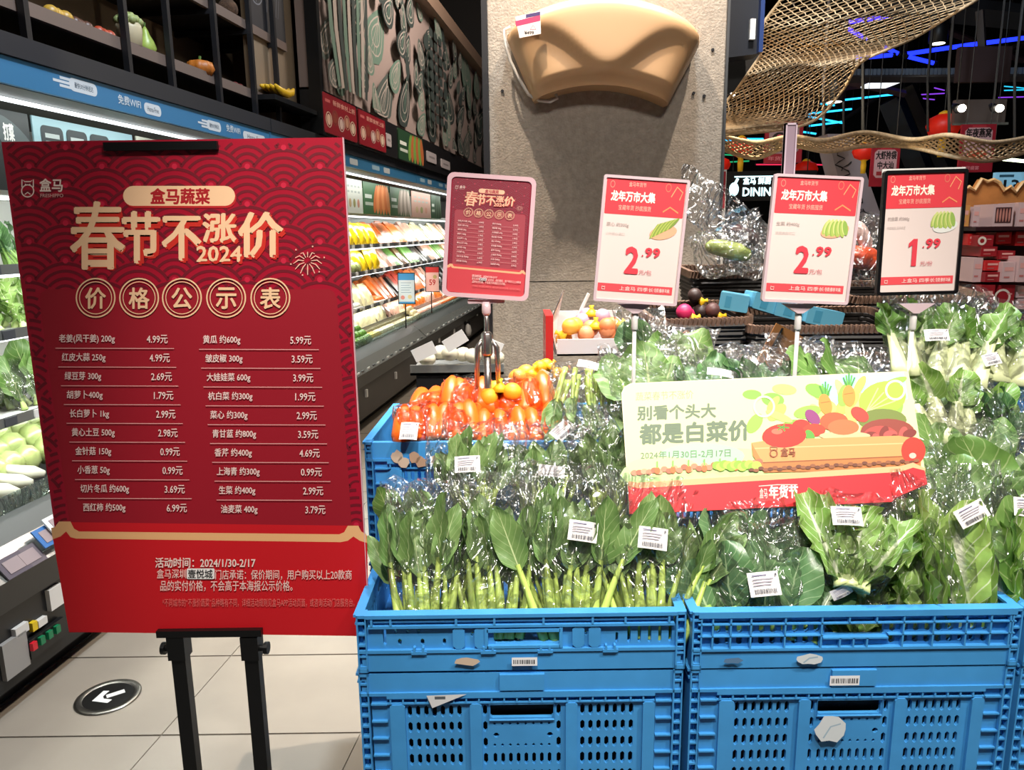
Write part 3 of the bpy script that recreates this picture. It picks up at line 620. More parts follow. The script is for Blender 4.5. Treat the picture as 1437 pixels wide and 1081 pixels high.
# ---------------------------------------------------------------- mural wall beyond the rack
t = thing('mural_panel', 'large mural of outlined vegetables in grey, green and dusty pink', 'mural', M=FRM)
MB().box((5.19, .0, 2.42), (12.28, .11, 3.66)).build('board', mat('mural_ground', '#a08e88', .7), t)
pr = Print(); r = random.Random(11); pr.step = .0002
def drop(cx_, cy_, L_, W_, a, n=16):
    P = []
    for i in range(n): th = 2*pi*i/n; x = L_/2*cos(th); y = W_/2*sin(th)*(1-.45*cos(th)); P.append((cx_+(x*cos(a)-y*sin(a))*(1.3+.12*(cx_-5)), cy_+x*sin(a)+y*cos(a)))
    return P
clip = lambda P: [(min(max(x, 5.2), 12.27), min(max(y, 2.43), 3.65)) for x, y in P]
D1, D2, D3, LT = '#3b4442', '#6a8476', '#565f5a', '#b0a49c'
cells = []
for k in range(2600):
    x, y = r.uniform(5.3, 12.2), r.uniform(2.46, 3.62); L_ = r.uniform(.16, .55); W_ = L_*r.uniform(.45, .8); R__ = (L_+W_)/4
    if any(((x-a)/(1.3+.12*(x-5)))**2+(y-b)**2 < (R__+c)**2 for a, b, c in cells): continue
    cells.append((x, y, R__)); a = r.uniform(.9, 2.2); c_ = r.choice((D1, D1, D2, D3))
    if k % 3: pr.poly(clip(drop(x, y, L_*1.25, W_, a)), c_)
    else: pr.poly(clip(drop(x, y, L_*1.1, W_*1.1, a, 22)), c_)
    if R__ > .07:
        for q in (.72, .42): pr.strip(clip(drop(x, y, L_*1.25*q, W_*q, a)), .012, LT, True)
        for q in (-.2, 0, .2): pr.strip(clip([(x-L_*.45*cos(a)-q*W_*sin(a), y-L_*.45*sin(a)+q*W_*cos(a)), (x+L_*.5*cos(a), y+L_*.5*sin(a))]), .008, (LT, D2)[c_ == D1])
for x0 in (8.1, 8.3, 8.5, 8.7):            # corn cob rows
    for q in range(9): pr.poly(rrect(x0, 2.6+.1*q, x0+.16, 2.68+.1*q, .03), D1)
for q in range(9):                          # long leaves at the left end
    x = 5.28+.07*q; pr.strip([(x+.1, 2.45), (x+.02*q, 2.8), (x-.03+.03*q, 3.2), (x+.02*(q % 4), 3.64)], [.05, .07, .05, .03], (D2, LT, D1)[q % 3])
pr.build('mural_print', t, .001)
MB().box((5.16, -.04, 2.128), (12.28, .1, 2.40)).build('sign_band', mat('band_black', '#161417', .5), t)
MB().box((5.14, -.05, 2.128), (5.19, .03, 3.9)).build('end_post', FB, t)
tb = MB().box((5.1, -.12, 3.66), (12.28, .8, 3.8)).build('cornice', mat('cornice', '#8d7564', .6), t)
tag(MB().box((12.28, -.25, 0), (12.75, .8, 5.6)).xf(FRM).build('trim_1', BLK), kind='structure')
def wall_poster(x0, x1, h0, h1, fn, base, label, name='wall_poster'):
    s0 = atp(x0, 150, .05)[0]; s1 = atp(x1, 150, .05)[0]
    t = thing(name, label, 'poster', M=FRM @ Matrix.Translation((s0, -.052, h0)))
    MB().box((0, 0, 0), (s1-s0, .01, h1-h0), bev=.012).build('board', mat('wp'+base, base, .45), t)
    pr = Print(); fn(pr, s1-s0, h1-h0); pr.build('artwork', t, .0005)
def red_art(pr, w_, h):
    pr.text('新鲜食材上新', w_*.28, h*.76, w_*.95, h*.9, '#d89a8c', .02, flip=False); pr.rect(w_*.06, h*.78, w_*.2, h*.86, '#c25f5f')
    for q in range(5): pr.disc(w_*(.14+.18*q), h*(.35+.1*(q % 2)), w_*.09, ('#d9b7a2', '#8a3a2c', '#ceb6ae', '#b88870', '#d5c0a8')[q], h*.2); pr.ring(w_*(.14+.18*q), h*(.35+.1*(q % 2)), w_*.06, .01, '#7a2024', 14)
wall_poster(453, 499, 2.14, 2.385, red_art, '#8d1c28', 'left dark red food poster in the black band under the mural')
wall_poster(502, 539, 2.14, 2.385, red_art, '#8d1c28', 'right dark red food poster in the black band under the mural')
wall_poster(557, 591, 2.13, 2.385, veg_card('#76a04a', '#b8683c'), '#2c4c34', 'green poster with a vegetable picture in the black band')
for x0, x1, h0, h1 in ((540, 547, 2.2, 2.3), (597, 610, 2.2, 2.3), (617, 629, 2.19, 2.28)):
    wall_poster(x0, x1, h0, h1, lambda pr, w_, h: pr.rect(w_*.2, h*.4, w_*.8, h*.6, '#8c8486', .01), '#b9b0b2', {540: 'small white plate beside the right red poster', 597: 'small white plate right of the green poster', 617: 'small white plate farthest along the black band'}[x0], 'wall_plate')

# ---------------------------------------------------------------- dark hall on the right
def led(pts, Y, c_, label, group, r=.02, em=3):
    r *= .45; Ys = Y if isinstance(Y, list) else [Y]*len(pts)
    P = [at(x, y, yy) for (x, y), yy in zip(pts, Ys)]; c0 = P[0]; t = thing('led_tube', label, 'light', tuple(c0), group=group)
    MB().tube(P, r, 8).build('tube', mat('led'+c_, c_, .4, emit=em), t, world=True)
    for a in (P[0], P[-1]): MB().tube([a, (a.x, a.y, 5.6)], .004, 4).build('suspension_wire', DK, t, world=True); MB().add(*ball(a.x, a.y, a.z, r*1.3, r*1.3, r*1.3)).build('end_cap', DK, t, world=True)
led([(1270, 76), (1360, 63), (1440, 53)], 9, '#1a2cff', 'long blue light tube slanting up to the right edge', 'light tubes', .05)
led([(1198, 82), (1254, 77)], 9, '#1a2cff', 'short blue light tube left of the long one', 'light tubes', .05)
led([(1272, 79), (1312, 89)], 9, '#1a2cff', 'blue light tube falling right from the junction', 'light tubes', .05)
led([(1238, 65), (1262, 76)], 9, '#1a2cff', 'blue light tube falling from the net edge to the junction', 'light tubes', .05)
led([(1185, 32), (1315, 13)], 9, '#3a2ae8', 'violet light tube seen through the net', 'light tubes', .05)
led([(1186, 38), (1218, 56)], 9, '#3a2ae8', 'violet light tube seen through the net, short', 'light tubes', .05)
for i, (p, Y) in enumerate(((((1178, 141), (1268, 131)), 12), (((1132, 160), (1196, 153)), 12), (((1132, 163), (1184, 173)), 12), (((1134, 177), (1182, 171)), 12), (((1126, 185), (1146, 188)), 12), (((1044, 195), (1072, 195)), 13), (((1014, 197), (1040, 196)), 13), (((1150, 145), (1172, 148)), 12))):
    led(list(p), Y, '#2ab4f0', 'cyan light tube in the zigzag right of the hanging net', 'cyan light tubes in the dark hall', .03, 2.5)
for i, (p, c_, lb) in enumerate(((((1408, 114), (1440, 113)), '#2ab4d8', 'cyan'), (((1408, 121), (1440, 124)), '#2ab4d8', 'cyan'), (((1408, 127), (1440, 126)), '#2ab4d8', 'cyan'), (((1310, 123), (1326, 127)), '#7a38c8', 'violet'), (((1290, 133), (1326, 131)), '#7a38c8', 'violet'), (((1283, 137), (1312, 140)), '#7a38c8', 'violet'), (((1400, 137), (1437, 136)), '#7a38c8', 'violet'))):
    led(list(p), 13, c_, f'thin {lb} light tube above the spotlit board', f'thin {lb} tubes in the dark hall', .02, 1.5)
for p, c_, lb in ((((1014, 217), (1070, 220)), '#1c8a5a', 'green light tube left of the acrylic post'), (((1014, 228), (1052, 226)), '#1c8a5a', 'lower green light tube beside the column'), (((1060, 231), (1100, 231)), '#c82848', 'pink light tube left of the acrylic post'), (((1142, 231), (1170, 232)), '#c82848', 'pink light tube right of the acrylic post')):
    led(list(p), 13, c_, lb, 'light tubes', .025, 1.5)
# beams, gantry and rods under the ceiling
GY = mat('beam_grey', '#3a3436', .6); BRN = mat('beam_brown', '#463238', .6)
def beam(pts, Y, th_, label, m_=None, name='ceiling_beam', cat='beam', group=None):
    P = [at(x, y, Y if not isinstance(Y, list) else Y[i]) for i, (x, y) in enumerate(pts)]
    t = thing(name, label, cat, tuple(P[0]), group=group)
    if name == 'suspension_rod': P = [Vector((P[0].x, P[0].y, 5.6))]+P
    MB().tube(P, th_, 4).build('bar', m_ or GY, t, world=True); return t
g = beam([(1180, 110), (1445, 108)], 8, .045, 'long grey lighting gantry across the dark hall', GY, 'lighting_gantry', 'gantry')
a, b = at(1196, 102, 8), at(1445, 99.5, 8); n_ = 44
for k in range(n_):
    q = a.lerp(b, k/n_); MB().box((q.x, q.y-.02, q.z-.035), (q.x+(b.x-a.x)/n_*.78, q.y, q.z+.03)).build('panel', mat('gantry_pane', '#6f7c90', .4), g, world=True)
beam([(1180, 112), (1270, 132)], 9, .04, 'brown roof strut falling right of the net', BRN); beam([(1160, 126), (1290, 108)], 10, .04, 'brown roof strut rising to the gantry', BRN)
beam([(1375, 15), (1380, 95)], 7, .04, 'grey vertical hanger above the gantry', GY); beam([(1280, 25), (1437, 85)], 12, .05, 'dark roof truss chord behind the blue tube', BRN)
beam([(1380, 90), (1437, 60)], 12, .05, 'pale edged truss strut at the right edge', GY); beam([(1240, 5), (1445, 25)], 8, .12, 'heavy dark grey duct under the roof', mat('duct', '#2a2a2e', .6))
beam([(1150, 190), (1260, 118)], 13, .03, 'thin rod rising behind the lanterns', GY)
ORD = {1156: 'first', 1184: 'second', 1211: 'third', 1302: 'fourth', 1332: 'fifth', 1424: 'sixth'}
for x, y0, y1, Y in ((1211, 85, 190, 6), (1332, 90, 190, 6), (1302, 112, 185, 7), (1184, 105, 190, 7), (1424, 110, 220, 6), (1156, 120, 190, 5.5)):
    beam([(x, y0), (x, y1)], Y, .012, 'thin dark suspension rod holding the netting', DK if x != 1156 else GY, 'suspension_rod', 'rod', 'rods holding the netting')['label'] = f'thin suspension rod above the netting, {ORD[x]} from the left'
for x0, y0, x1, y1, Y, lb in ((1240, 107, 1278, 111, 8, 'flat white lamp panel under the gantry'),):
    a, b = at(x0, y0, Y), at(x1, y1, Y); tag(MB().box((a.x, Y, b.z), (b.x, Y+.5, a.z), bev=.01).build('panel_lamp', mat('panel_lit', '#e8eef5', .4, emit=1.6)), lb, 'lamp')
# down lights
for x, y, Y, lb in ((1316, 61, 8, 'black can downlight with a lit white face'), (1170, 143, 7, 'small downlight on a grey stem left of the zigzag tubes')):
    c_ = at(x, y, Y); t = thing('downlight', lb, 'lamp', tuple(c_)); MB().lathe([(.07, 0), (.085, .01), (.085, .2), (.03, .22)], 14).build('can', DK, t, True); MB().lathe([(.065, -.004), (.065, .002)], 14).build('lens', mat('lens_lit', '#fff6e6', .4, emit=4), t)
for x, y, Y, lb, rr in ((1041, 100, 5.6, 'bright warm bulb glowing behind the net', .035), (1350, 152, 6.4, 'left glaring spotlight above the red hanging poster', .03), (1403, 152, 6.4, 'right glaring spotlight above the red hanging poster', .03), (1017, 79, 5.6, 'small white bulb left behind the net', .015), (1135, 203, 9, 'small white spotlight right of the acrylic post', .04), (1029, 131, 5.4, 'tiny white lamp at the net corner', .018), (1053, 38, 5.5, 'pair of tiny lamps in the upper net', .014)):
    c_ = at(x, y, Y); t = thing('spotlight', lb, 'lamp', tuple(c_)); b = MB(); b.add(*ball(0, 0, 0, rr, rr, rr, 12, 8)); b.build('bulb', mat('bulb_lit', '#fff0d8', .4, emit=14), t, True)
    MB().lathe([(rr*.5, .06+rr), (rr*1.1, .03), (rr*1.15, 0), (rr*.9, 0)], 12).xf(TR(0, .05, 0, 0, radians(-60))).build('shade', DK, t, True); MB().tube([(0, .08, .06), (0, .08, 5.6-c_.z)], .006, 4).build('drop_rod', DK, t)
# board behind the spots, fluorescent tube, screens
a, b = at(1342, 140, 6.8), at(1410, 172, 6.8); t = thing('spotlit_board', 'brownish grey board behind the two glaring spotlights', 'board', (a.x, 6.8, b.z)); MB().box((0, 0, 0), (b.x-a.x, .05, a.z-b.z)).build('panel', mat('grey_board', '#6a5c58', .6), t); MB().box((-.02, -.02, -.02), (b.x-a.x+.02, .0, 0)).build('bottom_rail', FRAIL, t); MB().box((-.01, 0, a.z-b.z+.14), (b.x-a.x, .05, a.z-b.z+.42)).build('upper_panel', mat('board_brown', '#3c2c2e', .6), t)
led([(1394, 222), (1445, 227)], 6.5, '#e8f6c8', 'pale fluorescent tube at the right edge above the red display', 'light tubes', .03, 5)
a, b = at(1398, 242, 6.5), at(1450, 278, 6.5); t = thing('price_screen', 'pale blue price screen behind the red display', 'screen', (a.x, 6.5, b.z)); MB().box((0, 0, 0), (b.x-a.x, .04, a.z-b.z)).build('screen', mat('screen_lit', '#7fb4d0', .4, emit=.5), t)
pr = Print(); pr.text('13', .07, .05, .2, .15, '#20303c', .03, flip=False); pr.rect(.03, .17, .15, .19, '#3c6b86'); pr.build('digits', t, .001)
# dining area neon
a = at(1022, 276, 9); t = thing('neon_sign', 'white glowing sign lettered DINING AREA beside the column', 'sign', tuple(a)); MB().box((-.05, .0, -.05), (1.0, .05, .28)).build('backing', BLK, t); [MB().tube([(x, .03, .28), (x, .03, 5.6-a.z)], .006, 4).build('hanging_wire', DK, t) for x in (.05, .9)]
pr = Print(); pr.text('盒马 鲜厨', .16, .13, .48, .21, '#ffffff', .03, flip=False); pr.text('DINING AREA', .16, .0, .9, .1, '#ffffff', .03, flip=False); pr.disc(.06, .08, .055, '#ffffff', .075); pr.disc(.06, .07, .02, '#203040', .03); pr.strip([(.07, .14), (.1, .2)], .03, '#ffffff'); pr.rect(.06, .21, .5, .225, '#ffffff')
pr.build('letters', t, .005, mat('neon_white', '#c8f2f8', .4, emit=2.2))
# slanting white pillar with ink sketches
P = [at(1161, 188, 8), at(1196, 188, 8), at(1246, 330, 8), at(1196, 330, 8)]; t = thing('slanted_pillar', 'slanting white pillar with ink sketches behind the price signs', 'pillar', tuple(P[3]))
MB().add([*P]+[q+Vector((0, .3, 0)) for q in P], [(0, 3, 2, 1), (4, 5, 6, 7), (0, 4, 7, 3), (1, 2, 6, 5), (0, 1, 5, 4), (3, 7, 6, 2)]).build('shaft', mat('pillar_white', '#a79aa0', .7), t, world=True)
for k in range(5):
    b = MB(); q0 = at(1180+9*k, 205+22*k, 7.98); b.tube([q0+Vector((.05*sin(i*1.9+k), 0, -.03*i)) for i in range(9)], .006, 4); b.build('ink_sketch', DK, t, world=True)
# dark slanting blue girder
beam([(1250, 140), (1300, 260)], 10, .16, 'dark blue slanting girder right of the white pillar', mat('girder_blue', '#16242c', .5)); beam([(1275, 120), (1335, 260)], 10.5, .1, 'second dark slanting girder behind', mat('girder_black', '#0e1216', .5))
# lanterns
LR = mat('lantern_red', '#d02010', .45, emit=.25); LG = mat('lantern_gold', '#d8a520', .4, emit=.15)
def lantern(x, y, wpx, Y, label, tassel=True):
    r = wpx/2*Y*1.0/FPX; c_ = at(x, y, Y); t = thing('paper_lantern', label, 'lantern', tuple(c_), group='red lanterns')
    MB().lathe([(r*.35, -r*.72), (r*.8, -r*.5), (r, 0), (r*.8, r*.5), (r*.35, r*.72)], 24, lob=.12, nl=12).build('shade', LR, t, True)
    MB().lathe([(r*.3, r*.7), (r*.36, r*.74), (r*.3, r*.84), (r*.08, r*.95)], 12).build('cap', LG, t, True); MB().tube([(0, 0, r*.9), (0, 0, 5.6-c_.z)], r*.03, 4).build('cord', DK, t)
    if tassel: MB().lathe([(r*.2, -r*1.9), (r*.24, -r*1.2), (r*.2, -r*.85), (r*.34, -r*.72)], 12, lob=.1).build('tassel', LG, t, True)
lantern(1040, 207, 33, 8, 'red lantern with gold tassel hanging left of the acrylic post')
lantern(1213, 213, 30, 7, 'dim red lantern with gold tassel under the rope netting')
lantern(1324, 177, 42, 7, 'largest red lantern, hanging above the netting'); lantern(1012, 231, 24, 8, 'red lantern half hidden by the column edge', False); lantern(1131, 238, 30, 11, 'small dim red lantern behind the middle price sign', False)
# hanging posters
HP = mat('hanger_red', '#9c1c2c', .5); 
def hang(x0, y0, x1, y1, Y, label, fn, pale='#c8a0a4'):
    a, b = at(x0, y1, Y), at(x1, y0, Y); w_ = b.x-a.x; h = b.z-a.z; t = thing('hanging_poster', label, 'poster', tuple(a)); MB().box((0, 0, 0), (w_, .02, h)).build('board', HP, t)
    pr = Print(); pr.poly([(w_*.1, h*.3), (w_*.2, h*.22), (w_*.8, h*.22), (w_*.9, h*.3), (w_*.9, h*.86), (w_*.8, h*.93), (w_*.2, h*.93), (w_*.1, h*.86)], pale); pr.rect(w_*.3, h*.93, w_*.7, h*.98, '#b8303c'); fn(pr, w_, h); pr.build('artwork', t, .002)
    for q in (.15, .85): MB().tube([(w_*q, .01, h), (w_*q, .01, 5.6-a.z)], .004, 4).build('hanging_wire', DK, t)
hang(1072, 170, 1128, 229, 7.5, 'red framed hanging poster with a pink fillet, behind the acrylic post', lambda pr, w_, h: (pr.disc(w_*.45, h*.5, w_*.3, '#1c1416', w_*.24, -.5), pr.disc(w_*.47, h*.55, w_*.2, '#c8505c', w_*.1, -.7), pr.text('年货盛宴', w_*.1, h*.06, w_*.8, h*.16, '#d88088', .02, flip=False)), '#a08488')
hang(1220, 206, 1264, 262, 6.5, 'red framed hanging poster with black brush writing, by the netting', lambda pr, w_, h: (pr.text('大虾拎袋', w_*.14, h*.68, w_*.88, h*.9, '#1c1214', .03, flip=False), pr.text('中大汕', w_*.22, h*.44, w_*.8, h*.64, '#1c1214', .03, flip=False), pr.rect(w_*.2, h*.28, w_*.8, h*.38, '#a03038')))
hang(1344, 174, 1399, 242, 6, 'largest red hanging poster, below the two spotlights', lambda pr, w_, h: (pr.text('年夜燕窝', w_*.13, h*.72, w_*.87, h*.92, '#1c1214', .03, flip=False), pr.disc(w_*.5, h*.36, w_*.3, '#c8583c', h*.1), pr.rect(w_*.3, h*.5, w_*.75, h*.56, '#a88080'), pr.text('年货盛宴', w_*.08, h*.05, w_*.6, h*.13, '#d88088', .02, flip=False)))
# narrow white stand with a red card next to the column
a, b = at(1009, 300, 4.2), at(1020, 238, 4.2); t = thing('display_stand', 'narrow white stand with a red card beside the column', 'stand', (a.x, 4.2, 0)); MB().box((0, 0, 0), (b.x-a.x, .1, b.z)).build('panel', STK, t); MB().box((0.0, -.005, b.z-.2), (b.x-a.x-.005, 0, b.z-.01)).build('card', HP, t); MB().box((-.1, -.1, 0), (.15, .2, .02)).build('base', FB, t)
# black monitor case hanging beside the column
P = [at(1008, -20, 3.6), at(1070, -20, 3.6), at(1067, 75, 3.6), at(1012, 82, 3.6)]; t = thing('hanging_monitor', 'black hanging screen case with a white sticker, at the column top', 'monitor', tuple(P[3]))
MB().add([*P]+[q+Vector((0, .12, 0)) for q in P], [(0, 3, 2, 1), (4, 5, 6, 7), (0, 4, 7, 3), (1, 2, 6, 5), (0, 1, 5, 4), (3, 7, 6, 2)]).build('case', mat('monitor_black', '#1c2029', .4), t, world=True)
a, b = at(1051, 56, 3.59), at(1060, 27, 3.59); MB().box((a.x, 3.58, a.z), (b.x, 3.6, b.z)).build('sticker', STK, t, world=True)
MB().box((P[1].x-.012, 3.57, P[2].z), (P[1].x+.006, 3.6, P[1].z)).build('edge_strip', mat('edge_blue', '#2a3c6a', .3), t, world=True)
P = [at(1012, 84, 3.8), at(1066, 76, 3.8), at(1030, 128, 3.8), at(1012, 138, 3.8)]; MB().add([*P]+[q+Vector((0, .1, 0)) for q in P], [(0, 3, 2, 1), (4, 5, 6, 7), (0, 4, 7, 3), (1, 2, 6, 5), (0, 1, 5, 4), (3, 7, 6, 2)]).build('bracket', mat('bracket_black', '#100f10', .6), t, world=True)
MB().tube([at(1040, -20, 3.66), at(1040, -240, 3.66)], .02, 8).build('pole', DK, t, world=True)

# ---------------------------------------------------------------- fishing net draped in the hall
ROPE = mat('rope', '#d6bc96', .85, var=.2, scale=40)
def bez(pts, t):
    k = len(pts)-1; q = min(t*k, k-1e-6); i = int(q); f = q-i; p0 = pts[max(i-1, 0)]; p1 = pts[i]; p2 = pts[i+1]; p3 = pts[min(i+2, k)]
    return tuple(.5*((2*p1[j])+(-p0[j]+p2[j])*f+(2*p0[j]-5*p1[j]+4*p2[j]-p3[j])*f*f+(-p0[j]+3*p1[j]-3*p2[j]+p3[j])*f**3) for j in range(len(p1)))
def net(label, Lc, Rc, nt_, nb, group, r, Yf, name='fishing_net'):
    t = thing(name, label, 'net', tuple(at(*Lc[0][:2], Yf(0, 0))), group=group)
    def S(a, b):
        p = bez(Lc, a); q = bez(Rc, a); return at(p[0]+(q[0]-p[0])*b, p[1]+(q[1]-p[1])*b, Yf(a, b))
    G = [[S(i/nt_+.004*sin(j*2.1+i), j/nb) for j in range(nb+1)] for i in range(nt_+1)]
    b = MB()
    def seg(p, q, r_): b.tube([p, q], r_, 3, cap=False)
    for i in range(nt_):
        for j in range(nb+1):
            if (i+j) % 2 == 0:
                if j < nb: seg(G[i][j], G[i+1][j+1], r)
                if j > 0: seg(G[i][j], G[i+1][j-1], r)
    b.build('mesh_strands', ROPE, t, world=True)
    for j in (0, nb): MB().tube([G[i][j] for i in range(nt_+1)], r*2.6, 5).build('border_rope', ROPE, t, True, world=True)
Lc = [(1120, -40), (1095, 0), (1072, 32), (1068, 55), (1066, 78), (1052, 98), (1036, 122), (1015, 148), (1004, 170)]
Rc = [(1440, -60), (1392, -15), (1340, 18), (1285, 52), (1245, 70), (1205, 90), (1180, 130), (1130, 175), (1010, 190)]
net('large tan fishing net draped in folds beside the column top', Lc, Rc, 74, 40, 'fishing nets', .0036, lambda a, b: 4.6+.35*sin(a*17+b*1.2)+.5*b-.7*(a-.5)+.12*sin(b*9+a*5))
net('narrow tan rope netting sagging across the hall below the lanterns', [(1010, 190), (1060, 200), (1110, 192), (1155, 197), (1212, 186), (1280, 196), (1332, 190), (1390, 200), (1445, 192)], [(1010, 208), (1060, 222), (1110, 205), (1160, 212), (1215, 205), (1275, 206), (1330, 218), (1385, 226), (1445, 212)], 90, 8, 'fishing nets', .006, lambda a, b: 5.2+.3*sin(a*14)+.1*b)
lm = lamp('bulb_light', 'POINT', at(1041, 100, 5.4), (0, 0, 0), 25, (1, .85, .6), .05)

# ---------------------------------------------------------------- red new year display at the right
RED = mat('gift_red', '#8f1a20', .4, var=.15, scale=6); RED2 = mat('gift_bright_red', '#c02424', .4); GOLD = mat('gold_print', '#c88b4a', .4); PNK = mat('gift_pale', '#c8a6a0', .5)
Y0 = 4.6; a = at(1343, 440, Y0); b = at(1500, 250, Y0); W0 = b.x-a.x
t = thing('gift_shelf', 'red gift shelf with a wavy gold crest at the right edge', 'shelf', (a.x, Y0, 0))
zs = lambda y: at(1390, y, Y0).z
MB().box((0, .25, 0), (W0, .28, zs(262))).build('back_panel', mat('shelf_brown_red', '#5c1f1c', .5), t)
cr = [(0, zs(300)), (W0, zs(300))]+[(W0*(1-k/16), zs(265)+.05*abs(sin(k*1.3))+.03*sin(k*.8)) for k in range(17)]
MB().prism(cr, .2, .24).build('crest', mat('crest_gold', '#b5743c', .45, var=.2, scale=9), t)
b_ = MB(); b_.tube([(x, .19, z) for x, z in cr[2:]], .012, 6); b_.build('crest_edge', mat('crest_edge', '#dcae72', .4), t)
for y in (320, 398, 436): MB().box((0, -.1, zs(y)-.015), (W0, .25, zs(y)+.005)).build('shelf', mat('shelf_dark', '#2c1214', .4), t)
MB().box((0, -.1, 0), (W0, .25, zs(438))).build('cabinet', RED, t)
def gift(x0, y0, x1, y1, m_, label, yo=-.05, dp=.2, face=None):
    p, q = at(x0, y1, Y0+yo), at(x1, y0, Y0+yo); t = thing('gift_box', label, 'box', (p.x, Y0+yo, p.z)); MB().box((0, 0, 0), (q.x-p.x, dp, q.z-p.z)).build('carton', m_, t)
    w_, h = q.x-p.x, q.z-p.z; pr = Print()
    if face == 'ring': pr.ring(w_*.25, h*.5, h*.3, .012, '#d6c4b0', 20); pr.rect(w_*.55, h*.6, w_*.85, h*.66, '#d08a80')
    elif face == 'win': pr.rect(w_*.1, h*.15, w_*.9, h*.85, '#4a2826'); [pr.disc(w_*(.2+.15*k), h*.5, w_*.05, '#b87868', h*.3) for k in range(5)]
    else: pr.rect(w_*.15, h*.55, w_*.85, h*.75, '#d8988c'); pr.rect(w_*.15, h*.2, w_*.6, h*.28, '#b86c64')
    pr.build('box_print', t, .001)
gift(1347, 288, 1362, 318, GOLD, 'gold carton at the left end of the top gift shelf'); gift(1364, 290, 1376, 318, PNK, 'pale slim box on the top gift shelf'); gift(1392, 286, 1424, 318, PNK, 'pale windowed gift box on the top shelf', face='win'); gift(1427, 284, 1445, 318, PNK, 'pale gift box at the right edge of the top shelf')
gift(1358, 328, 1374, 344, RED2, 'bright red packet on the middle gift shelf, left'); gift(1372, 330, 1395, 346, RED, 'dark red gift box on the middle shelf', face='ring', yo=-.12); gift(1397, 326, 1420, 342, RED2, 'bright red bag on the middle gift shelf, centre'); gift(1424, 325, 1445, 345, RED2, 'bright red packet on the middle gift shelf, right')
for k, (x0, y0, x1, y1) in enumerate(((1376, 346, 1400, 360), (1402, 352, 1425, 364), (1364, 362, 1380, 396), (1382, 366, 1404, 380), (1382, 382, 1404, 396), (1405, 368, 1426, 396), (1427, 360, 1445, 396))):
    gift(x0, y0, x1, y1, (RED, RED, PNK, RED2, RED, PNK, PNK)[k], ('dark red box lying above the middle of the display', 'red tray right of the middle on the display', 'pinkish upright box low on the left of the display', 'bright red flat box, upper of two', 'dark red flat box, lower of two', 'pale box with bars low on the display', 'pale box at the right edge low on the display')[k], yo=-.12-.02*k)
for k, (x0, y0, x1, y1) in enumerate(((1374, 400, 1397, 434), (1399, 400, 1425, 434), (1427, 402, 1445, 418), (1427, 419, 1445, 434))):
    gift(x0, y0, x1, y1, (RED, RED, PNK, PNK)[k], ('large dark red carton on the lowest shelf, left one', 'large dark red carton with an oval on the lowest shelf', 'pale carton, upper one at the lower right edge', 'pale carton, lower one at the lower right edge')[k], yo=-.2, face='ring' if k == 1 else None)
#@@PRODUCE
# ---------------------------------------------------------------- blue folding crates
CB = mat('crate_blue', '#4091d0', .42, var=.1, scale=9, bump=.05, bscale=30); CB2 = mat('crate_blue_dirty', '#2a6fae', .5, var=.15, scale=14)
def plate(b, w_, h, y0, y1, holes, x_off=0, z_off=0, ch=.0035):
    xs = sorted({0, w_}|{v for q in holes for v in q[:2]}); zs = sorted({0, h}|{v for q in holes for v in q[2:4]})
    for i in range(len(xs)-1):
        for j in range(len(zs)-1):
            cx_, cz = (xs[i]+xs[i+1])/2, (zs[j]+zs[j+1])/2
            if any(q[0] < cx_ < q[1] and q[2] < cz < q[3] for q in holes): continue
            P = [(xs[i], zs[j]), (xs[i+1], zs[j]), (xs[i+1], zs[j+1]), (xs[i], zs[j+1])]
            b.add([(x+x_off, y0, z+z_off) for x, z in P]+[(x+x_off, y1, z+z_off) for x, z in P], [(0, 1, 2, 3), (7, 6, 5, 4)])
    for x0, x1, z0, z1 in holes:
        c = min(ch, (x1-x0)*.45); P = [(x0+c, z0), (x1-c, z0), (x1, z0+c), (x1, z1-c), (x1-c, z1), (x0+c, z1), (x0, z1-c), (x0, z0+c)]
        b.add([(x+x_off, y0, z+z_off) for x, z in P]+[(x+x_off, y1, z+z_off) for x, z in P], [((i+1) % 8, i, i+8, (i+1) % 8+8) for i in range(8)])
        for cn, a, d in (((x0, z0), 7, 0), ((x1, z0), 1, 2), ((x1, z1), 3, 4), ((x0, z1), 5, 6)):
            b.add([(cn[0]+x_off, y0, cn[1]+z_off), (P[a][0]+x_off, y0, P[a][1]+z_off), (P[d][0]+x_off, y0, P[d][1]+z_off)], [(0, 1, 2)])
W, D = .602, .40
def slots(x0, n, pitch, wd, rows):
    return [(x0+i*pitch, x0+i*pitch+wd, a, b) for i in range(n) for a, b in rows]
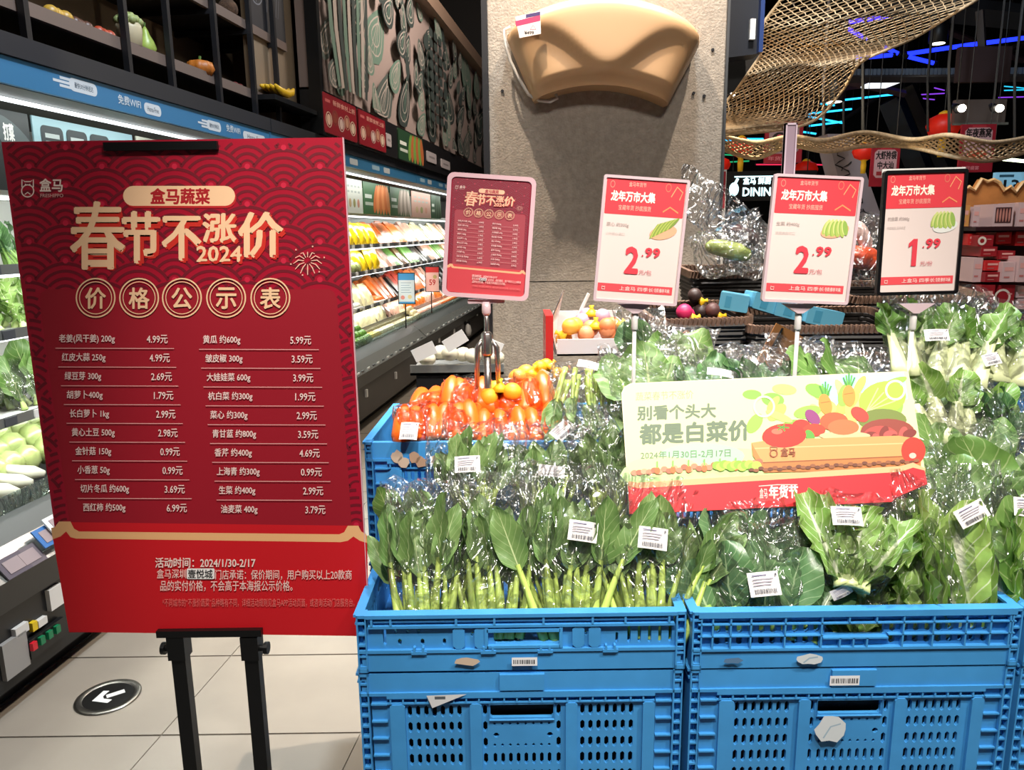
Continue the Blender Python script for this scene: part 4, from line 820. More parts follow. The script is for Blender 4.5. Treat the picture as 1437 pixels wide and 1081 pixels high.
def crate(kind, label, M, group='blue folding crates'):
    """kind: 'tall' (0.30), 'low_a' (0.118, wide handle), 'low_b' (0.118, grid front)"""
    h = .296 if kind == 'tall' else .115
    t = thing('folding_crate', label, 'crate', M=M, group=group)
    def f_low_a():
        b = MB(); pb = .042     # band below, panel between, rim above
        b.box((.006, 0, .0), (W-.006, .015, pb-.003)); b.box((0, -.003, pb-.004), (W, .016, pb+.002))
        holes = [(.24, .365, .052, .08)] + slots(.036, 1, .02, .006, [(.05, .085)]) + slots(.057, 3, .021, .005, [(.074, .084)]) + [(.063, .07, .05, .064), (.105, .112, .05, .064), (.146, .152, .05, .064)] + [(.198, .203, .066, .076), (.408, .413, .066, .076), (.465, .47, .05, .072)]
        holes += slots(.487, 5, .019, .006, [(.05, .084)]) + [(.25, .256, .047, .05), (.35, .356, .047, .05)]
        plate(b, W-.02, .045, .004, .014, [(a, c, e-.042, f-.042) for a, c, e, f in holes], .01, .042)
        for x in (.175, .215, .395, .425): b.box((x, -.002, .045), (x+.022, .006, .088), bev=.006)
        b.box((.234, -.004, .046), (.24, .01, .086)); b.box((.371, -.004, .046), (.377, .01, .086)); b.box((.238, -.004, .078), (.372, .008, .084)); b.box((.238, -.004, .046), (.372, .008, .051))
        b.box((.02, -.004, .088), (W-.02, .016, .093)); b.box((.015, -.005, .108), (W-.015, .016, .115)); b.box((.02, .006, .092), (W-.02, .016, .11))
        b.tube([(.03, .003, .1005), (W-.03, .003, .1005)], .0045, 8)
        for x in (.025, .06, .18, .25, .34, .43, .49, .57): b.box((x, -.004, .092), (x+.004, .01, .11))
        for x in (.112, .24, .345, .465): b.box((x-.014, -.005, .036), (x+.014, .004, .042)); b.box((x-.01, -.005, .042), (x-.006, .004, .05)); b.box((x+.006, -.005, .042), (x+.01, .004, .05))
        return b
    def f_low_b():
        b = MB(); b.box((.006, 0, 0), (W-.006, .015, .038)); b.box((0, -.004, .036), (W, .016, .041))
        h1 = [(.245, .355, .062, .087)]
        h2 = []
        for x in [.042+.0205*i for i in range(9)]+[.225]: h2 += [(x, x+.011, .045, .063), (x, x+.011, .068, .086)]
        for x in [.365]+[.388+.021*i for i in range(8)]: h2 += [(x, x+.011, .045, .063), (x, x+.011, .068, .086)]
        plate(b, W-.02, .05, .006, .014, [(a-.01, c-.01, e-.041, f-.041) for a, c, e, f in h1+h2], .01, .041)
        b.box((.01, -.004, .0645), (.24, .008, .0665)); b.box((.36, -.004, .0645), (W-.01, .008, .0665)); b.box((.24, -.004, .058), (.36, .008, .061)); b.box((.01, -.004, .088), (W-.01, .014, .0905))
        b.box((.01, -.005, .103), (W-.01, .016, .115)); b.box((.012, .006, .09), (W-.012, .016, .104))
        for x in (.035, .068, .105, .168, .235, .285, .335, .385, .44, .5, .545, .58): b.box((x, -.004, .041 if not .24 < x < .36 else .0885), (x+.003, .008, .104))
        for x in (.27, .295, .32): b.box((x, -.004, .041), (x+.003, .008, .06))
        return b
    def f_tall():
        b = MB()
        b.box((.004, 0, .254), (W-.004, .015, .294)); b.box((0, -.004, .25), (W, .016, .256)); b.box((.262, -.006, .26), (.345, .004, .292))
        b.box((.05, -.002, .231), (W-.05, .014, .234)); b.box((.05, -.004, .244), (W-.05, .014, .25)); b.box((.05, .006, .23), (W-.05, .014, .25))
        for k in range(21): b.box((.055+k*.0237, -.003, .232), (.058+k*.0237, .01, .248))
        rows = [(.03+i*.0-.0, 0) for i in range(0)]
        R4 = [(.2, .224), (.167, .19), (.132, .155), (.0965, .122), (.06, .085)]
        holes = slots(.087, 7, .0156, .0082, R4) + slots(.413, 7, .0153, .0082, R4)
        holes += [(.243, .362, .197, .226)] + [(.229, .237, a, c) for a, c in R4] + [(.368, .376, a, c) for a, c in R4]
        holes += [(.2475+.0148*i, .253+.0148*i, .181, .187) for i in range(8)] + [(.2475+.0148*i, .253+.0148*i, .135, .142) for i in range(8)]
        holes += [(.248, .259, .155, .165), (.35, .361, .155, .165)] + slots(.2475, 8, .0148, .007, R4[3:])
        plate(b, W-.1, .2, .004, .012, [(a-.05, c-.05, e-.03, f-.03) for a, c, e, f in holes if c < W-.05], .05, .03)
        for x in (.055, .205, .385, .53): b.box((x, -.004, .03), (x+.022 if x > .1 else x+.028, .006, .231), bev=.004)
        b.tube([(.241, .001, .194), (.241, .001, .228), (.364, .001, .228), (.364, .001, .194)], .002, 6, closed=True)
        b.box((.0, -.002, 0), (W, .016, .03))
        for x in (.02, W-.048):
            b.box((x, .004, .03), (x+.03, .012, .25))
            for q in range(6): b.box((x, -.003, .05+q*.036), (x+.03, .008, .053+q*.036))
        return b
    fb = {'tall': f_tall, 'low_a': f_low_a, 'low_b': f_low_b}[kind]()
    key = 'crate'+kind
    if key not in protos:
        side = MB()
        hs = [(.05+.02*i, .058+.02*i, .3*h, .72*h) for i in range(5)]+[(.26+.02*i, .268+.02*i, .3*h, .72*h) for i in range(5)]+[(.16, .24, .62*h, .78*h)]
        plate(side, D, h, 0, .01, hs, 0, 0); side.box((0, -.004, h-.02), (D, .01, h-.016)); side.box((0, -.006, h-.005), (D, .012, h))
        Ms = Matrix.Translation((0, D, 0)) @ Matrix.Rotation(-pi/2, 4, 'Z'); sm = MB(); sm.v = side.v; sm.f = side.f; sm.mi = side.mi; sm.xf(Ms)
        post = MB().box((0, -.004, 0), (.018, .02, .008)).box((0, -.004, h-.006), (.018, .02, h)).box((0, -.004, 0), (.003, .02, h)).box((.0155, -.004, 0), (.018, .02, h)).box((.003, .008, 0), (.016, .02, h))
        for q in range(int(h/.022)): post.box((.002, -.003, .008+q*.022), (.017, .012, .0115+q*.022))
        base = MB().box((.01, .01, 0), (W-.01, D-.01, .006))
        protos[key] = (fb.mesh('front_panel', CB), sm.mesh('side_panel', CB), post.mesh('corner_post', CB), base.mesh('base', CB2))
    fm, sm_, pm, bm = protos[key]
    obj('front_panel', fm, t); obj('back_panel', fm, t, Matrix.Translation((W, D, 0)) @ Matrix.Rotation(pi, 4, 'Z'))
    obj('side_panel', sm_, t, Matrix.Translation((0, 0, 0))); obj('side_panel', sm_, t, Matrix.Translation((W-.01+.0, 0, 0)))
    for x in (-.001, W-.017): obj('corner_post', pm, t, Matrix.Translation((x, 0, 0)))
    obj('base', bm, t); return t
def crate_mark(t, x, z, w_, h, kind, name):
    pr = Print()
    if kind == 'bar':
        pr.rect(x, z, x+w_, z+h, '#e9eaee'); r = random.Random(int(x*999)); q = x+w_*.06
        while q < x+w_*.92: ww = r.uniform(.0008, .0024); pr.rect(q, z+h*.22, q+ww, z+h*.72, '#23262e'); q += ww+r.uniform(.0008, .002)
    else:
        r = random.Random(int(x*777)); pr.poly([(x+w_*(.5+(.4+.13*r.random())*cos(a*.52)), z+h*(.5+(.34+.22*r.random())*sin(a*.52))) for a in range(12)], {'torn': '#c9b5a0', 'white': '#cfd6da', 'grey': '#55789c', 'dots': '#b5957c'}[kind])
        if kind == 'white': pr.strip([(x+w_*.3, z+h*.2), (x+w_*.5, z+h*.6), (x+w_*.8, z+h*.7)], .003, '#9db4c4')
    return pr.build(name, t, .0065)
def hz(y, Y=1.29): return at(735, y, Y).z
zt = 1.5-.684
c1 = crate('low_a', 'shallow blue crate with handle slot holding choy sum, front left', TR(-.290, 1.29, zt-.115))
crate_mark(c1, .175, .013, .05, .018, 'torn', 'torn_label'); crate_mark(c1, .283, .012, .047, .017, 'bar', 'barcode_label')
c2 = crate('low_b', 'shallow blue crate with grid front holding lettuce, front right', TR(.326, 1.29, zt-.117))
crate_mark(c2, .19, .008, .052, .023, 'white', 'torn_label'); crate_mark(c2, .055, .012, .04, .014, 'grey', 'faded_print')
c3 = crate('low_a', 'shallow blue crate cut by the right picture edge', TR(.94, 1.29, zt-.119))
for x, lb in ((-.292, 'tall slotted blue crate under the choy sum crate, white paper stuck in its rim'), (.326, 'tall slotted blue crate under the lettuce crate, torn white label on its front'), (.941, 'tall slotted blue crate cut by the right picture edge')):
    z = zt-.117-.298
    t = crate('tall', lb, TR(x, 1.292, z))
    if x < 0: pr = Print(); pr.poly([(.125, .252), (.2, .254), (.135, .226)], '#d5d6d8'); pr.rect(.14, .244, .16, .25, '#555a60'); pr.build('paper', t, .0065)
    elif x < .5: crate_mark(t, .258, .262, .055, .02, 'bar', 'barcode_label'); crate_mark(t, .235, .14, .062, .06, 'white', 'torn_label')
    crate('tall', lb.replace('tall slotted', 'lower slotted').split(' under')[0]+(' at the bottom of the left stack' if x < 0 else ' at the bottom of the middle stack' if x < .5 else ', bottom of the right stack'), TR(x, 1.292, z-.298))
    MB().box((x, 1.3, 0), (x+.6, 1.69, z-.3)).build('dolly', FB)
    o = bpy.data.objects[[q for q in bpy.data.objects.keys() if q.startswith('dolly')][-1]]; tag(o, 'black dolly under the '+('left' if x < 0 else 'middle' if x < .5 else 'right')+' crate stack', 'dolly')
for x, nm in ((-.26, 'left'), (.97, 'right')): tag(MB().box((x, 1.315, .42), (x+.54, 1.66, .66)).build('dark_filler', BLK), f'added dark block inside the {nm} tall front crate', 'sack')  # dark blocks added so the lit crate interiors look black through the openings
tag(MB().box((.36, 1.315, .56), (.9, 1.66, .66)).build('dark_filler', BLK), 'added dark block over the red sack in the middle tall crate', 'sack')  # another added block, darkens the middle crate behind its handle hole
# dark red goods show through the slots of the middle tall crate
MB().box((.36, 1.32, .41), (.9, 1.66, .555)).build('red_net_sack', mat('sack_red', '#4a1420', .8, var=.5, scale=60)); tag(bpy.data.objects['red_net_sack'], 'dark red sack showing through the slots of the middle crate', 'sack')
# second row
for k, (x, lb, rz) in enumerate(((-.34, 'blue crate of carrots behind the choy sum', -.03), (.28, 'blue crate of greens behind the big sign card', -.02), (.90, 'blue crate of cabbages, back right', -.02))):
    tt = crate('tall', lb, TR(x, 1.70, 1.03-.296, rz))
    if k == 0:
        for q, (a, b_) in enumerate(((.03, .26), (.07, .257), (.045, .245), (.085, .245), (.12, .25))): crate_mark(tt, a+.03, b_-.012, .028, .03, 'dots' if q % 2 else 'torn', 'label_remains')
    crate('tall', lb.replace('blue crate', 'supporting crate').split(' of ')[0]+' below, '+('left' if k == 0 else 'middle' if k == 1 else 'right')+' of the back row', TR(x, 1.70, 1.03-.596, rz))
    crate('tall', 'lowest crate of the back row, '+('left' if k == 0 else 'middle' if k == 1 else 'right'), TR(x, 1.70, 1.03-.896, rz))
    tag(MB().box((x+.01, 1.72, 0), (x+.58, 2.06, .132)).build('dolly', FB), 'black dolly under the back row, '+('left' if k == 0 else 'middle' if k == 1 else 'right'), 'dolly')
t = thing('display_table', 'black draped display table behind the crates', 'table', (.3, 2.15, 0)); MB().box((-.05, 0, .86), (1.5, .85, .9)).build('table_top', FB, t); MB().box((-.03, .02, 0), (1.48, .83, .86)).build('skirt', BLK, t)

# ---------------------------------------------------------------- vegetables
LM = {'choy': (leaf_mat('choy_leaf', '#67894a', '#9ab572', '#ccdba0', .05, .3), mat('choy_stem', '#bdd46a', .35, var=.15, scale=40)),
      'bok': (leaf_mat('bok_leaf', '#557f50', '#83a770', '#b4cf9c', .05, .45, .3), mat('bok_stem', '#8fb35a', .35)),
      'lettuce': (leaf_mat('lettuce_leaf', '#80a852', '#bcd282', '#ecf3d2', .16, .5), mat('lettuce_stem', '#cfdc9c', .4)),
      'romaine': (leaf_mat('romaine_leaf', '#7fab4b', '#bcd67c', '#f2f4da', .34, .55), mat('romaine_stem', '#dfe8b8', .4)),
      'hang': (leaf_mat('hang_leaf', '#6c9a42', '#a6c76a', '#e8eec8', .12, .4), mat('hang_stem', '#dfe6b4', .32, var=.08)),
      'dark': (leaf_mat('dark_leaf', '#416b3e', '#688f54', '#9abd80', .05, .4), mat('dark_stem', '#86a85a', .4)),
      'wide': (leaf_mat('wide_leaf', '#628a40', '#8fb166', '#c0d092', .05, .4), mat('wide_stem', '#b4c878', .4))}
LK = {  # length, petiole fraction, blade width, stem radius, stem flat, ruffle, cup, bend
 'choy': (.27, .50, .060, .0078, 1.0, .006, .35, .25), 'bok': (.15, .25, .088, .007, 1.6, .003, -.4, .35), 'lettuce': (.17, .06, .085, .010, 1.6, .018, .5, .35),
 'romaine': (.27, .03, .098, .016, 1.8, .012, .55, .25), 'hang': (.2, .52, .075, .013, 1.9, .008, .5, .3), 'dark': (.16, .3, .06, .005, 1, .008, .3, .4), 'wide': (.19, .15, .12, .007, 1.3, .008, -.25, .4)}
def leaf_mesh(kind, seed):
    L_, pf, wd, rs, fl_, ruf, cup, bend = LK[kind]; r = random.Random(seed*7+len(kind)); V = []; F = []; UV = []; mi = []
    L_ *= r.uniform(.88, 1.1); wd *= r.uniform(.8, 1.2); bend *= r.uniform(-.5, .8); sw = r.uniform(-.25, .25)
    def ctr(t): return Vector((sw*L_*t*t, -bend*L_*.5*t*t*(t*.9) + 0, L_*(t-.12*abs(bend)*t*t)))
    n = 8; k = 5 if pf > .1 else 3; p_end = max(pf, .04)+.05
    rr = lambda t: rs*(1.25-.6*t) if kind != 'hang' else rs*(1.3-.75*t)
    for i in range(k+1):
        t = p_end*i/k; c = ctr(t)
        for j in range(n): a = 2*pi*j/n; V.append(c+Vector((rr(i/k)*fl_*cos(a), rr(i/k)*sin(a), 0))); UV.append((.5, t))
    for i in range(k):
        for j in range(n): F.append((i*n+j, i*n+(j+1) % n, (i+1)*n+(j+1) % n, (i+1)*n+j)); mi.append(1)
    F.append(tuple(range(n-1, -1, -1))); mi.append(1)
    b0 = len(V); nu, nv = 8, 11; ph = r.uniform(0, 6)
    for j in range(nv+1):
        v = j/nv; t = pf+(1-pf)*v; c = ctr(t)
        prof = {'romaine': (sin(pi*min(1, (v*.86+.10)))**.5), 'lettuce': sin(pi*min(1, v*.78+.2))**.5*(.45+.55*v) if v < .99 else .45, 'choy': sin(pi*v**.8)**.6, 'bok': sin(pi*(v*.94+.03))**.55, 'hang': sin(pi*(v**.7*.93+.04))**.6, 'dark': sin(pi*v**.9)**.8, 'wide': sin(pi*(v*.95+.03))**.6}[kind]
        hw = max(.002, wd/2*prof)
        for i in range(nu+1):
            u = -1+2*i/nu; x = u*hw; e = abs(u)**2
            y = -cup*hw*e + ruf*e*sin(ph+v*(26 if ruf > .01 else 12)+(2 if u > 0 else 0)) + .002*sin(v*30+u*4)*(1-e)
            z = ruf*.5*e*sin(ph+v*19+u*3)
            V.append(c+Vector((x, y-.001, z))); UV.append((.5+u/2, v))
    for j in range(nv):
        for i in range(nu): a = b0+j*(nu+1)+i; F.append((a, a+1, a+nu+2, a+nu+1)); mi.append(0)
    me = bpy.data.meshes.new('leaf'); me.from_pydata([tuple(v) for v in V], [], F); me.materials.append(LM[kind][0]); me.materials.append(LM[kind][1])
    me.polygons.foreach_set('material_index', mi); me.polygons.foreach_set('use_smooth', [True]*len(F)); l = me.uv_layers.new(name='UVMap')
    l.data.foreach_set('uv', [q for p in me.polygons for vi in p.vertices for q in UV[vi]]); me.update(); return me
LEAF = {k: [leaf_mesh(k, s) for s in range(9)] for k in LK}
FILM = film_mat('plastic_film', (.99, .99, .985), .04, .14, .012); FILMO = film_mat('orange_film', (1.0, .80, .70), .05, .15); FILMM = film_mat('milky_film', (.97, .96, .95), .06, .18, .02)
def bag_mesh(w_, h, d, seed, flare=1.15, film=None, cr=.007, name='plastic_bag'):
    V = []; F = []; nr, nc = 14, 26; r = random.Random(seed); o = Vector((r.uniform(0, 99), 0, 0))
    for j in range(nr+1):
        v = j/nr; wj = w_/2*(.62+.38*min(1, v*2.4)**.6)*(1+(flare-1)*v); dj = d/2*((1-v**3)*.9+.1)*(.45+.55*min(1, v*4))
        if j == 0: dj *= .3
        for i in range(nc):
            a = 2*pi*i/nc; x = wj*cos(a)*(abs(cos(a))**-.25 if abs(cos(a)) > .05 else 1); y = dj*sin(a); z = v*h
            nv_ = noise.noise_vector(Vector((x*16, y*16, z*13))+o); rg = abs(noise.noise(Vector((x*30+z*9, y*20, z*26))+o))
            k = cr*(1+.9*v)
            p = Vector((x, y, z))+nv_*k*1.3; p.y += (-1 if sin(a) < 0 else 1)*rg*k*1.2
            if v > .85: p.z += noise.noise(Vector((x*40, y*40, 5))+o)*.022
            V.append(p)
    for j in range(nr):
        for i in range(nc): F.append((j*nc+i, j*nc+(i+1) % nc, (j+1)*nc+(i+1) % nc, (j+1)*nc+i))
    F.append(tuple(range(nc-1, -1, -1)))
    me = bpy.data.meshes.new(name); me.from_pydata([tuple(v) for v in V], [], F); me.materials.append(film or FILM); me.update(); return me
def label_on(t, px, py, w_, h, rot, Mb, d):
    # price label lying on the bag's front; Mb = bag matrix
    inv = Mb.inverted(); c = inv @ Vector((0, 0, EYE)); dd = (inv.to_3x3() @ ray(px, py)); k = (-d-c.y)/dd.y; q = c+dd*k
    M = Matrix.Translation((q.x, -d, q.z)) @ Matrix.Rotation(radians(rot), 4, 'Y')
    b = MB(); n = 4
    b.add([(-w_/2+w_*i/n, -.003*sin(pi*i/n)-.002, z) for z in (-h/2, h/2) for i in range(n+1)], [(i, i+1, i+n+2, i+n+1) for i in range(n)])
    lo = obj('price_label', b.mesh('price_label', mat('label_paper', '#e8e2dd', .5)), t, M)
    pr = Print(); x = -w_*.36; r = random.Random(int(px)); 
    while x < w_*.34: ww = r.uniform(.0007, .0018); pr.rect(x, -h*.4, x+ww, -h*.2, '#3c3a44'); x += ww+r.uniform(.0006, .0016)
    for z, x1 in ((.34, .1), (.18, .3), (.06, .25), (-.06, .2)): pr.rect(-w_*.38, h*z, w_*x1, h*(z+.045), '#a39aa4' if z < .3 else '#77708c')
    pr.rect(w_*.36, h*.3, w_*.42, h*.4, '#55525c')
    pr.build('label_print', lo, .006)
NB = 0
def bag(kind, label, b, t_, wpx, n, seed, group=None, labels=(), d=.085, fan=22, spread=.32, film=None, flip=False, sc_=1, flare=1.15, hgt=None, lean=0, name=None, cat='vegetable', layers=3):
    """b, t_ = (px, py, Y) of the bag's foot and head"""
    B = at(*b); T = at(*t_); up = (T-B); H = up.length; up.normalize(); rt = Vector((1, 0, 0)); rt = (rt-up*rt.dot(up)).normalized(); yv = up.cross(rt)
    M = Matrix((rt, yv, up)).transposed().to_4x4(); M.translation = B; wd = wpx*(B.y+T.y)/2/FPX*1.02
    th_ = thing(name or 'bagged_greens', label, cat, M=M, group=group); r = random.Random(seed); L_ = LK[kind][0]
    for i in range(n):
        lay = i % layers; u = (i/(n-1)-.5)*2 if n > 1 else 0; u = u*.9+r.uniform(-.15, .15)
        S = (H/L_)*sc_*r.uniform(.86, 1.07)*(1-.07*lay if not flip else 1)
        y = -d*.30+lay*d*.28; a = radians(fan)*u; x = u*wd*spread*.5
        yaw = r.uniform(-1.0, 1.0)+u*-.25
        tilt = r.uniform(-.05, .10)
        Ml = Matrix.Translation((x, y, H*.01*lay)) @ Matrix.Rotation(a, 4, 'Y') @ Matrix.Rotation(tilt, 4, 'X') @ Matrix.Rotation(yaw, 4, 'Z') @ Matrix.Scale(S, 4)
        if flip: Ml = Matrix.Translation((0, 0, H)) @ Matrix.Rotation(pi, 4, 'Y') @ Ml
        obj('leaf', LEAF[kind][r.randrange(9)], th_, Ml)
    obj('plastic_bag', bag_mesh(wd*1.04, H*1.22, d*1.25, seed, flare, film), th_, Matrix.Translation((0, 0, -.004)))
    for px, py, w_, h, rot in labels: label_on(th_, px, py, w_, h, rot, M, d*.78)
    return th_
G1 = None
# front left crate: choy sum
bag('choy', 'bagged choy sum at the left end of the front blue crate', (604, 898, 1.33), (604, 712, 1.46), 118, 36, 1, spread=.62, fan=13, layers=4)
bag('choy', 'bagged choy sum second from the left in the front crate', (694, 898, 1.33), (690, 700, 1.47), 112, 38, 2, spread=.68, fan=17, layers=4)
bag('choy', 'bagged choy sum with a tilted price label, third from the left', (802, 898, 1.33), (798, 690, 1.46), 122, 38, 3, labels=[(818, 746, .055, .038, 8)], spread=.66, fan=20, layers=4)
bag('choy', 'bagged choy sum with an upright price label at the right end of the left crate', (912, 898, 1.33), (920, 705, 1.46), 128, 38, 4, labels=[(916, 756, .055, .041, 2)], spread=.66, fan=22, layers=4)
# second row choy sum
bag('choy', 'bagged choy sum standing in front of the carrots, label on its leaves', (668, 742, 1.50), (668, 612, 1.60), 124, 26, 5, labels=[(656, 652, .052, .034, -2)], fan=16)
bag('choy', 'bagged choy sum between the carrots and the front row, folded label', (768, 744, 1.52), (762, 618, 1.63), 128, 26, 6, labels=[(774, 662, .055, .024, 8)], fan=20)
bag('choy', 'bagged choy sum at the left edge of the big sign card', (856, 760, 1.50), (850, 600, 1.60), 100, 22, 7, fan=10)
bag('wide', 'loose crumpled bag of leaves below the blue back crate', (570, 760, 1.5), (585, 690, 1.56), 90, 8, 8, fan=26)
bag('choy', 'bagged choy sum lying with its cut stem ends toward the front', (815, 634, 1.70), (822, 528, 1.86), 92, 18, 9, labels=[(825, 513, .05, .022, 10), (789, 606, .05, .036, -50)], flip=True, fan=12, spread=.8)
# greens behind the card
bag('wide', 'bagged broad leaves behind the top left corner of the big card', (905, 585, 1.72), (900, 500, 1.86), 110, 10, 10, fan=24)
bag('dark', 'bagged greens with a white label rising above the big card', (990, 590, 1.72), (985, 508, 1.86), 110, 12, 11, labels=[(1009, 524, .055, .022, 6)], fan=26)
bag('dark', 'bagged dark greens above the middle of the big card', (1085, 590, 1.72), (1082, 505, 1.88), 110, 12, 12, fan=26, film=FILMM)
bag('wide', 'bagged greens with loose film at the top right of the big card', (1190, 590, 1.72), (1185, 500, 1.88), 110, 10, 13, fan=26, film=FILMM)
bag('bok', 'upright bag of dark round leaves in front of the onion carton', (900, 520, 1.95), (898, 444, 2.0), 62, 6, 14, fan=14, d=.06)
bag('wide', 'bag of yellow green leaves beside the dark upright bag', (950, 535, 1.9), (955, 470, 2.0), 84, 8, 15, fan=22, film=FILMM)
# front right crate
bag('bok', 'bagged round dark green leaves with a tilted label, left in the right crate', (1066, 895, 1.33), (1062, 712, 1.46), 150, 26, 16, labels=[(1072, 820, .058, .044, -10)], fan=26, spread=.9, sc_=.78, layers=4)
bag('bok', 'second layer of round dark leaves behind the labelled bag', (1070, 800, 1.42), (1070, 700, 1.50), 140, 18, 17, fan=30, spread=.9, sc_=.8)
bag('lettuce', 'bagged curly lettuce head with a label on top, between dark leaves and romaine', (1190, 828, 1.345), (1205, 712, 1.44), 112, 18, 18, labels=[(1188, 725, .057, .036, -15)], fan=34, spread=.25)
bag('lettuce', 'small pale lettuce low behind the crate grid', (1212, 905, 1.375), (1210, 800, 1.40), 110, 16, 19, fan=26, spread=.7, labels=[(1180, 830, .04, .02, -25)])
bag('romaine', 'large bagged romaine with a tilted barcode label, front right', (1352, 888, 1.35), (1325, 690, 1.46), 150, 16, 20, labels=[(1363, 721, .062, .036, -25)], fan=15, spread=.7)
bag('romaine', 'romaine stems leaning left in the bag beside the curly lettuce', (1300, 888, 1.355), (1275, 705, 1.46), 70, 9, 21, fan=10, spread=.5)
bag('wide', 'bag of leaves at the right picture edge, front row', (1450, 895, 1.335), (1440, 700, 1.46), 70, 9, 22, fan=14, labels=[(1433, 712, .03, .036, 0)])
# right, upper rows
bag('wide', 'broad leafed bag under the lower right corner of the card', (1335, 752, 1.47), (1325, 640, 1.57), 130, 14, 23, fan=26, spread=.8)
bag('wide', 'broad leafed bag at the right picture edge, middle row', (1428, 750, 1.48), (1425, 622, 1.58), 100, 12, 24, fan=22, spread=.8)
bag('wide', 'broad leafed bag behind the right end of the card', (1335, 690, 1.56), (1330, 590, 1.66), 120, 12, 25, fan=28, spread=.8)
bag('hang', 'bagged pale stemmed cabbage right of the card, lower row', (1335, 634, 1.64), (1335, 525, 1.74), 118, 16, 26, fan=20, spread=.75)
bag('dark', 'dark green leaf bag at the right edge below the cabbages', (1425, 636, 1.62), (1424, 560, 1.70), 84, 16, 27, fan=30, spread=.9)
bag('hang', 'labelled bag of white stemmed cabbage under the 1.99 sign', (1312, 542, 1.74), (1320, 425, 1.84), 128, 16, 28, labels=[(1314, 471, .056, .028, -14)], fan=14, spread=.8, flare=1.25)
bag('hang', 'bag of white stemmed cabbage at the right picture edge, top row', (1412, 548, 1.74), (1418, 445, 1.84), 96, 14, 29, labels=[(1391, 505, .04, .028, -28)], fan=16, spread=.8)
# leafy goods on the near chiller shelves, left picture edge
def bunch(kind, s_, h, p, n, L__, label, group, film=None):
    M = FRM @ TR(s_, -p, h); t = thing('leafy_bunch', label, 'vegetable', M=M, group=group); r = random.Random(int(s_*100)+n)
    for i in range(n): obj('leaf', LEAF[kind][r.randrange(9)], t, Matrix.Translation((r.uniform(-.05, .05), .1-.16*i/n, 0)) @ Matrix.Rotation(r.uniform(-.5, .5), 4, 'Y') @ Matrix.Rotation(r.uniform(-.1, .35)-.45, 4, 'X') @ Matrix.Rotation(r.uniform(-.8, .8), 4, 'Z') @ Matrix.Scale(L__/LK[kind][0]*r.uniform(.8, 1.05), 4))
    if film: obj('plastic_bag', bag_mesh(.2, L__*.8, .14, int(s_*50), 1.0, film), t, Matrix.Rotation(-.4, 4, 'X'))
for k in range(6):
    bunch('dark', 2.1+.17*k, 1.395, -.38, 9, .24, 'dark green leafy bunch on the top shelf of the near chiller', 'dark bunches on the near top shelf')
    bunch('lettuce', 2.05+.17*k, 1.172, -.36, 12, .22, 'bright yellow green lettuce bunch on the second shelf of the near chiller', 'lettuces on the near second shelf')
    bunch('wide', 2.05+.2*k, .862, -.36, 8, .24, 'bagged dull green leaves on the third shelf of the near chiller', 'bagged leaves on the near third shelf', FILMM)
# ---- carrots
CRT = mat('carrot', '#f06a1c', .35, var=.08, scale=30)
cmesh = [MB().lathe([(.010, 0), (.028, .006), (.036, .03), (.034, .08), (.027, .125), (.010, .15)], 12).mesh('carrot', CRT, True), MB().lathe([(.012, 0), (.032, .008), (.038, .04), (.034, .09), (.024, .13), (.010, .145)], 12).mesh('carrot', CRT, True)]
def carrots(b, t_, wpx, seed, label, labels=()):
    B = at(*b); T = at(*t_); up = (T-B); H = up.length; up.normalize(); rt = Vector((1, 0, 0)); rt = (rt-up*rt.dot(up)).normalized(); yv = up.cross(rt)
    M = Matrix((rt, yv, up)).transposed().to_4x4(); M.translation = B; wd = wpx*T.y/FPX; t = thing('bagged_carrots', label, 'vegetable', M=M, group=None); r = random.Random(seed)
    for i in range(6):
        obj('carrot', cmesh[i % 2], t, Matrix.Translation(((-1+i % 3)*wd*.33, -.018 if i < 3 else .024, r.uniform(0, .012)+(.014 if i > 2 else 0))) @ Matrix.Rotation(r.uniform(-.14, .14), 4, 'Y') @ Matrix.Scale(H/.15*r.uniform(.85, 1), 4))
    obj('plastic_bag', bag_mesh(wd, H*1.12, .095, seed, 1.08, FILMO, .006), t, Matrix.Translation((0, 0, -.006)))
    for px, py, w_, h, rot in labels: label_on(t, px, py, w_, h, rot, M, .062)
carrots((586, 628, 1.72), (584, 572, 1.80), 64, 1, 'bag of carrots at the left corner of the blue crate, white label', [(574, 606, .04, .045, 8)])
carrots((640, 628, 1.73), (640, 568, 1.81), 64, 2, 'bag of carrots second from the left in the front of the heap')
carrots((700, 632, 1.74), (700, 576, 1.82), 66, 3, 'bag of carrots in the middle front of the heap')
carrots((752, 632, 1.74), (750, 572, 1.82), 56, 4, 'bag of carrots at the right front of the heap')
carrots((606, 586, 1.86), (610, 556, 1.96), 60, 5, 'bag of carrots, back left of the heap')
carrots((652, 586, 1.86), (652, 534, 1.94), 66, 6, 'bag of carrots topping the heap left of the sign pole')
carrots((712, 590, 1.86), (714, 540, 1.94), 66, 7, 'bag of carrots topping the heap right of the sign pole')
carrots((752, 590, 1.86), (748, 530, 1.94), 50, 8, 'bag of carrots at the top right of the heap')
def netbag(px, py, Y, c_, label, n=4, s_=.028, rot=0):
    p = at(px, py, Y); t = thing('net_bag', label, 'net bag', M=TR(p.x, p.y, p.z, 0, 0, rot)); m_ = mat('netfruit'+c_, c_, .5, var=.12)
    for q in range(n): MB().add(*ball(s_*1.5*cos(q*1.9), s_*.9*sin(q*1.9), s_*.5*(q % 2), s_, s_, s_, 12, 8)).build('bulb', m_, t, True)
    MB().lathe([(s_*1.1, s_*.6), (s_*.5, s_*1.2), (s_*.2, s_*1.5), (s_*.34, s_*1.85)], 10, lob=.15).build('net_neck', mat('net_yellow', '#e6b21a', .5), t, True)
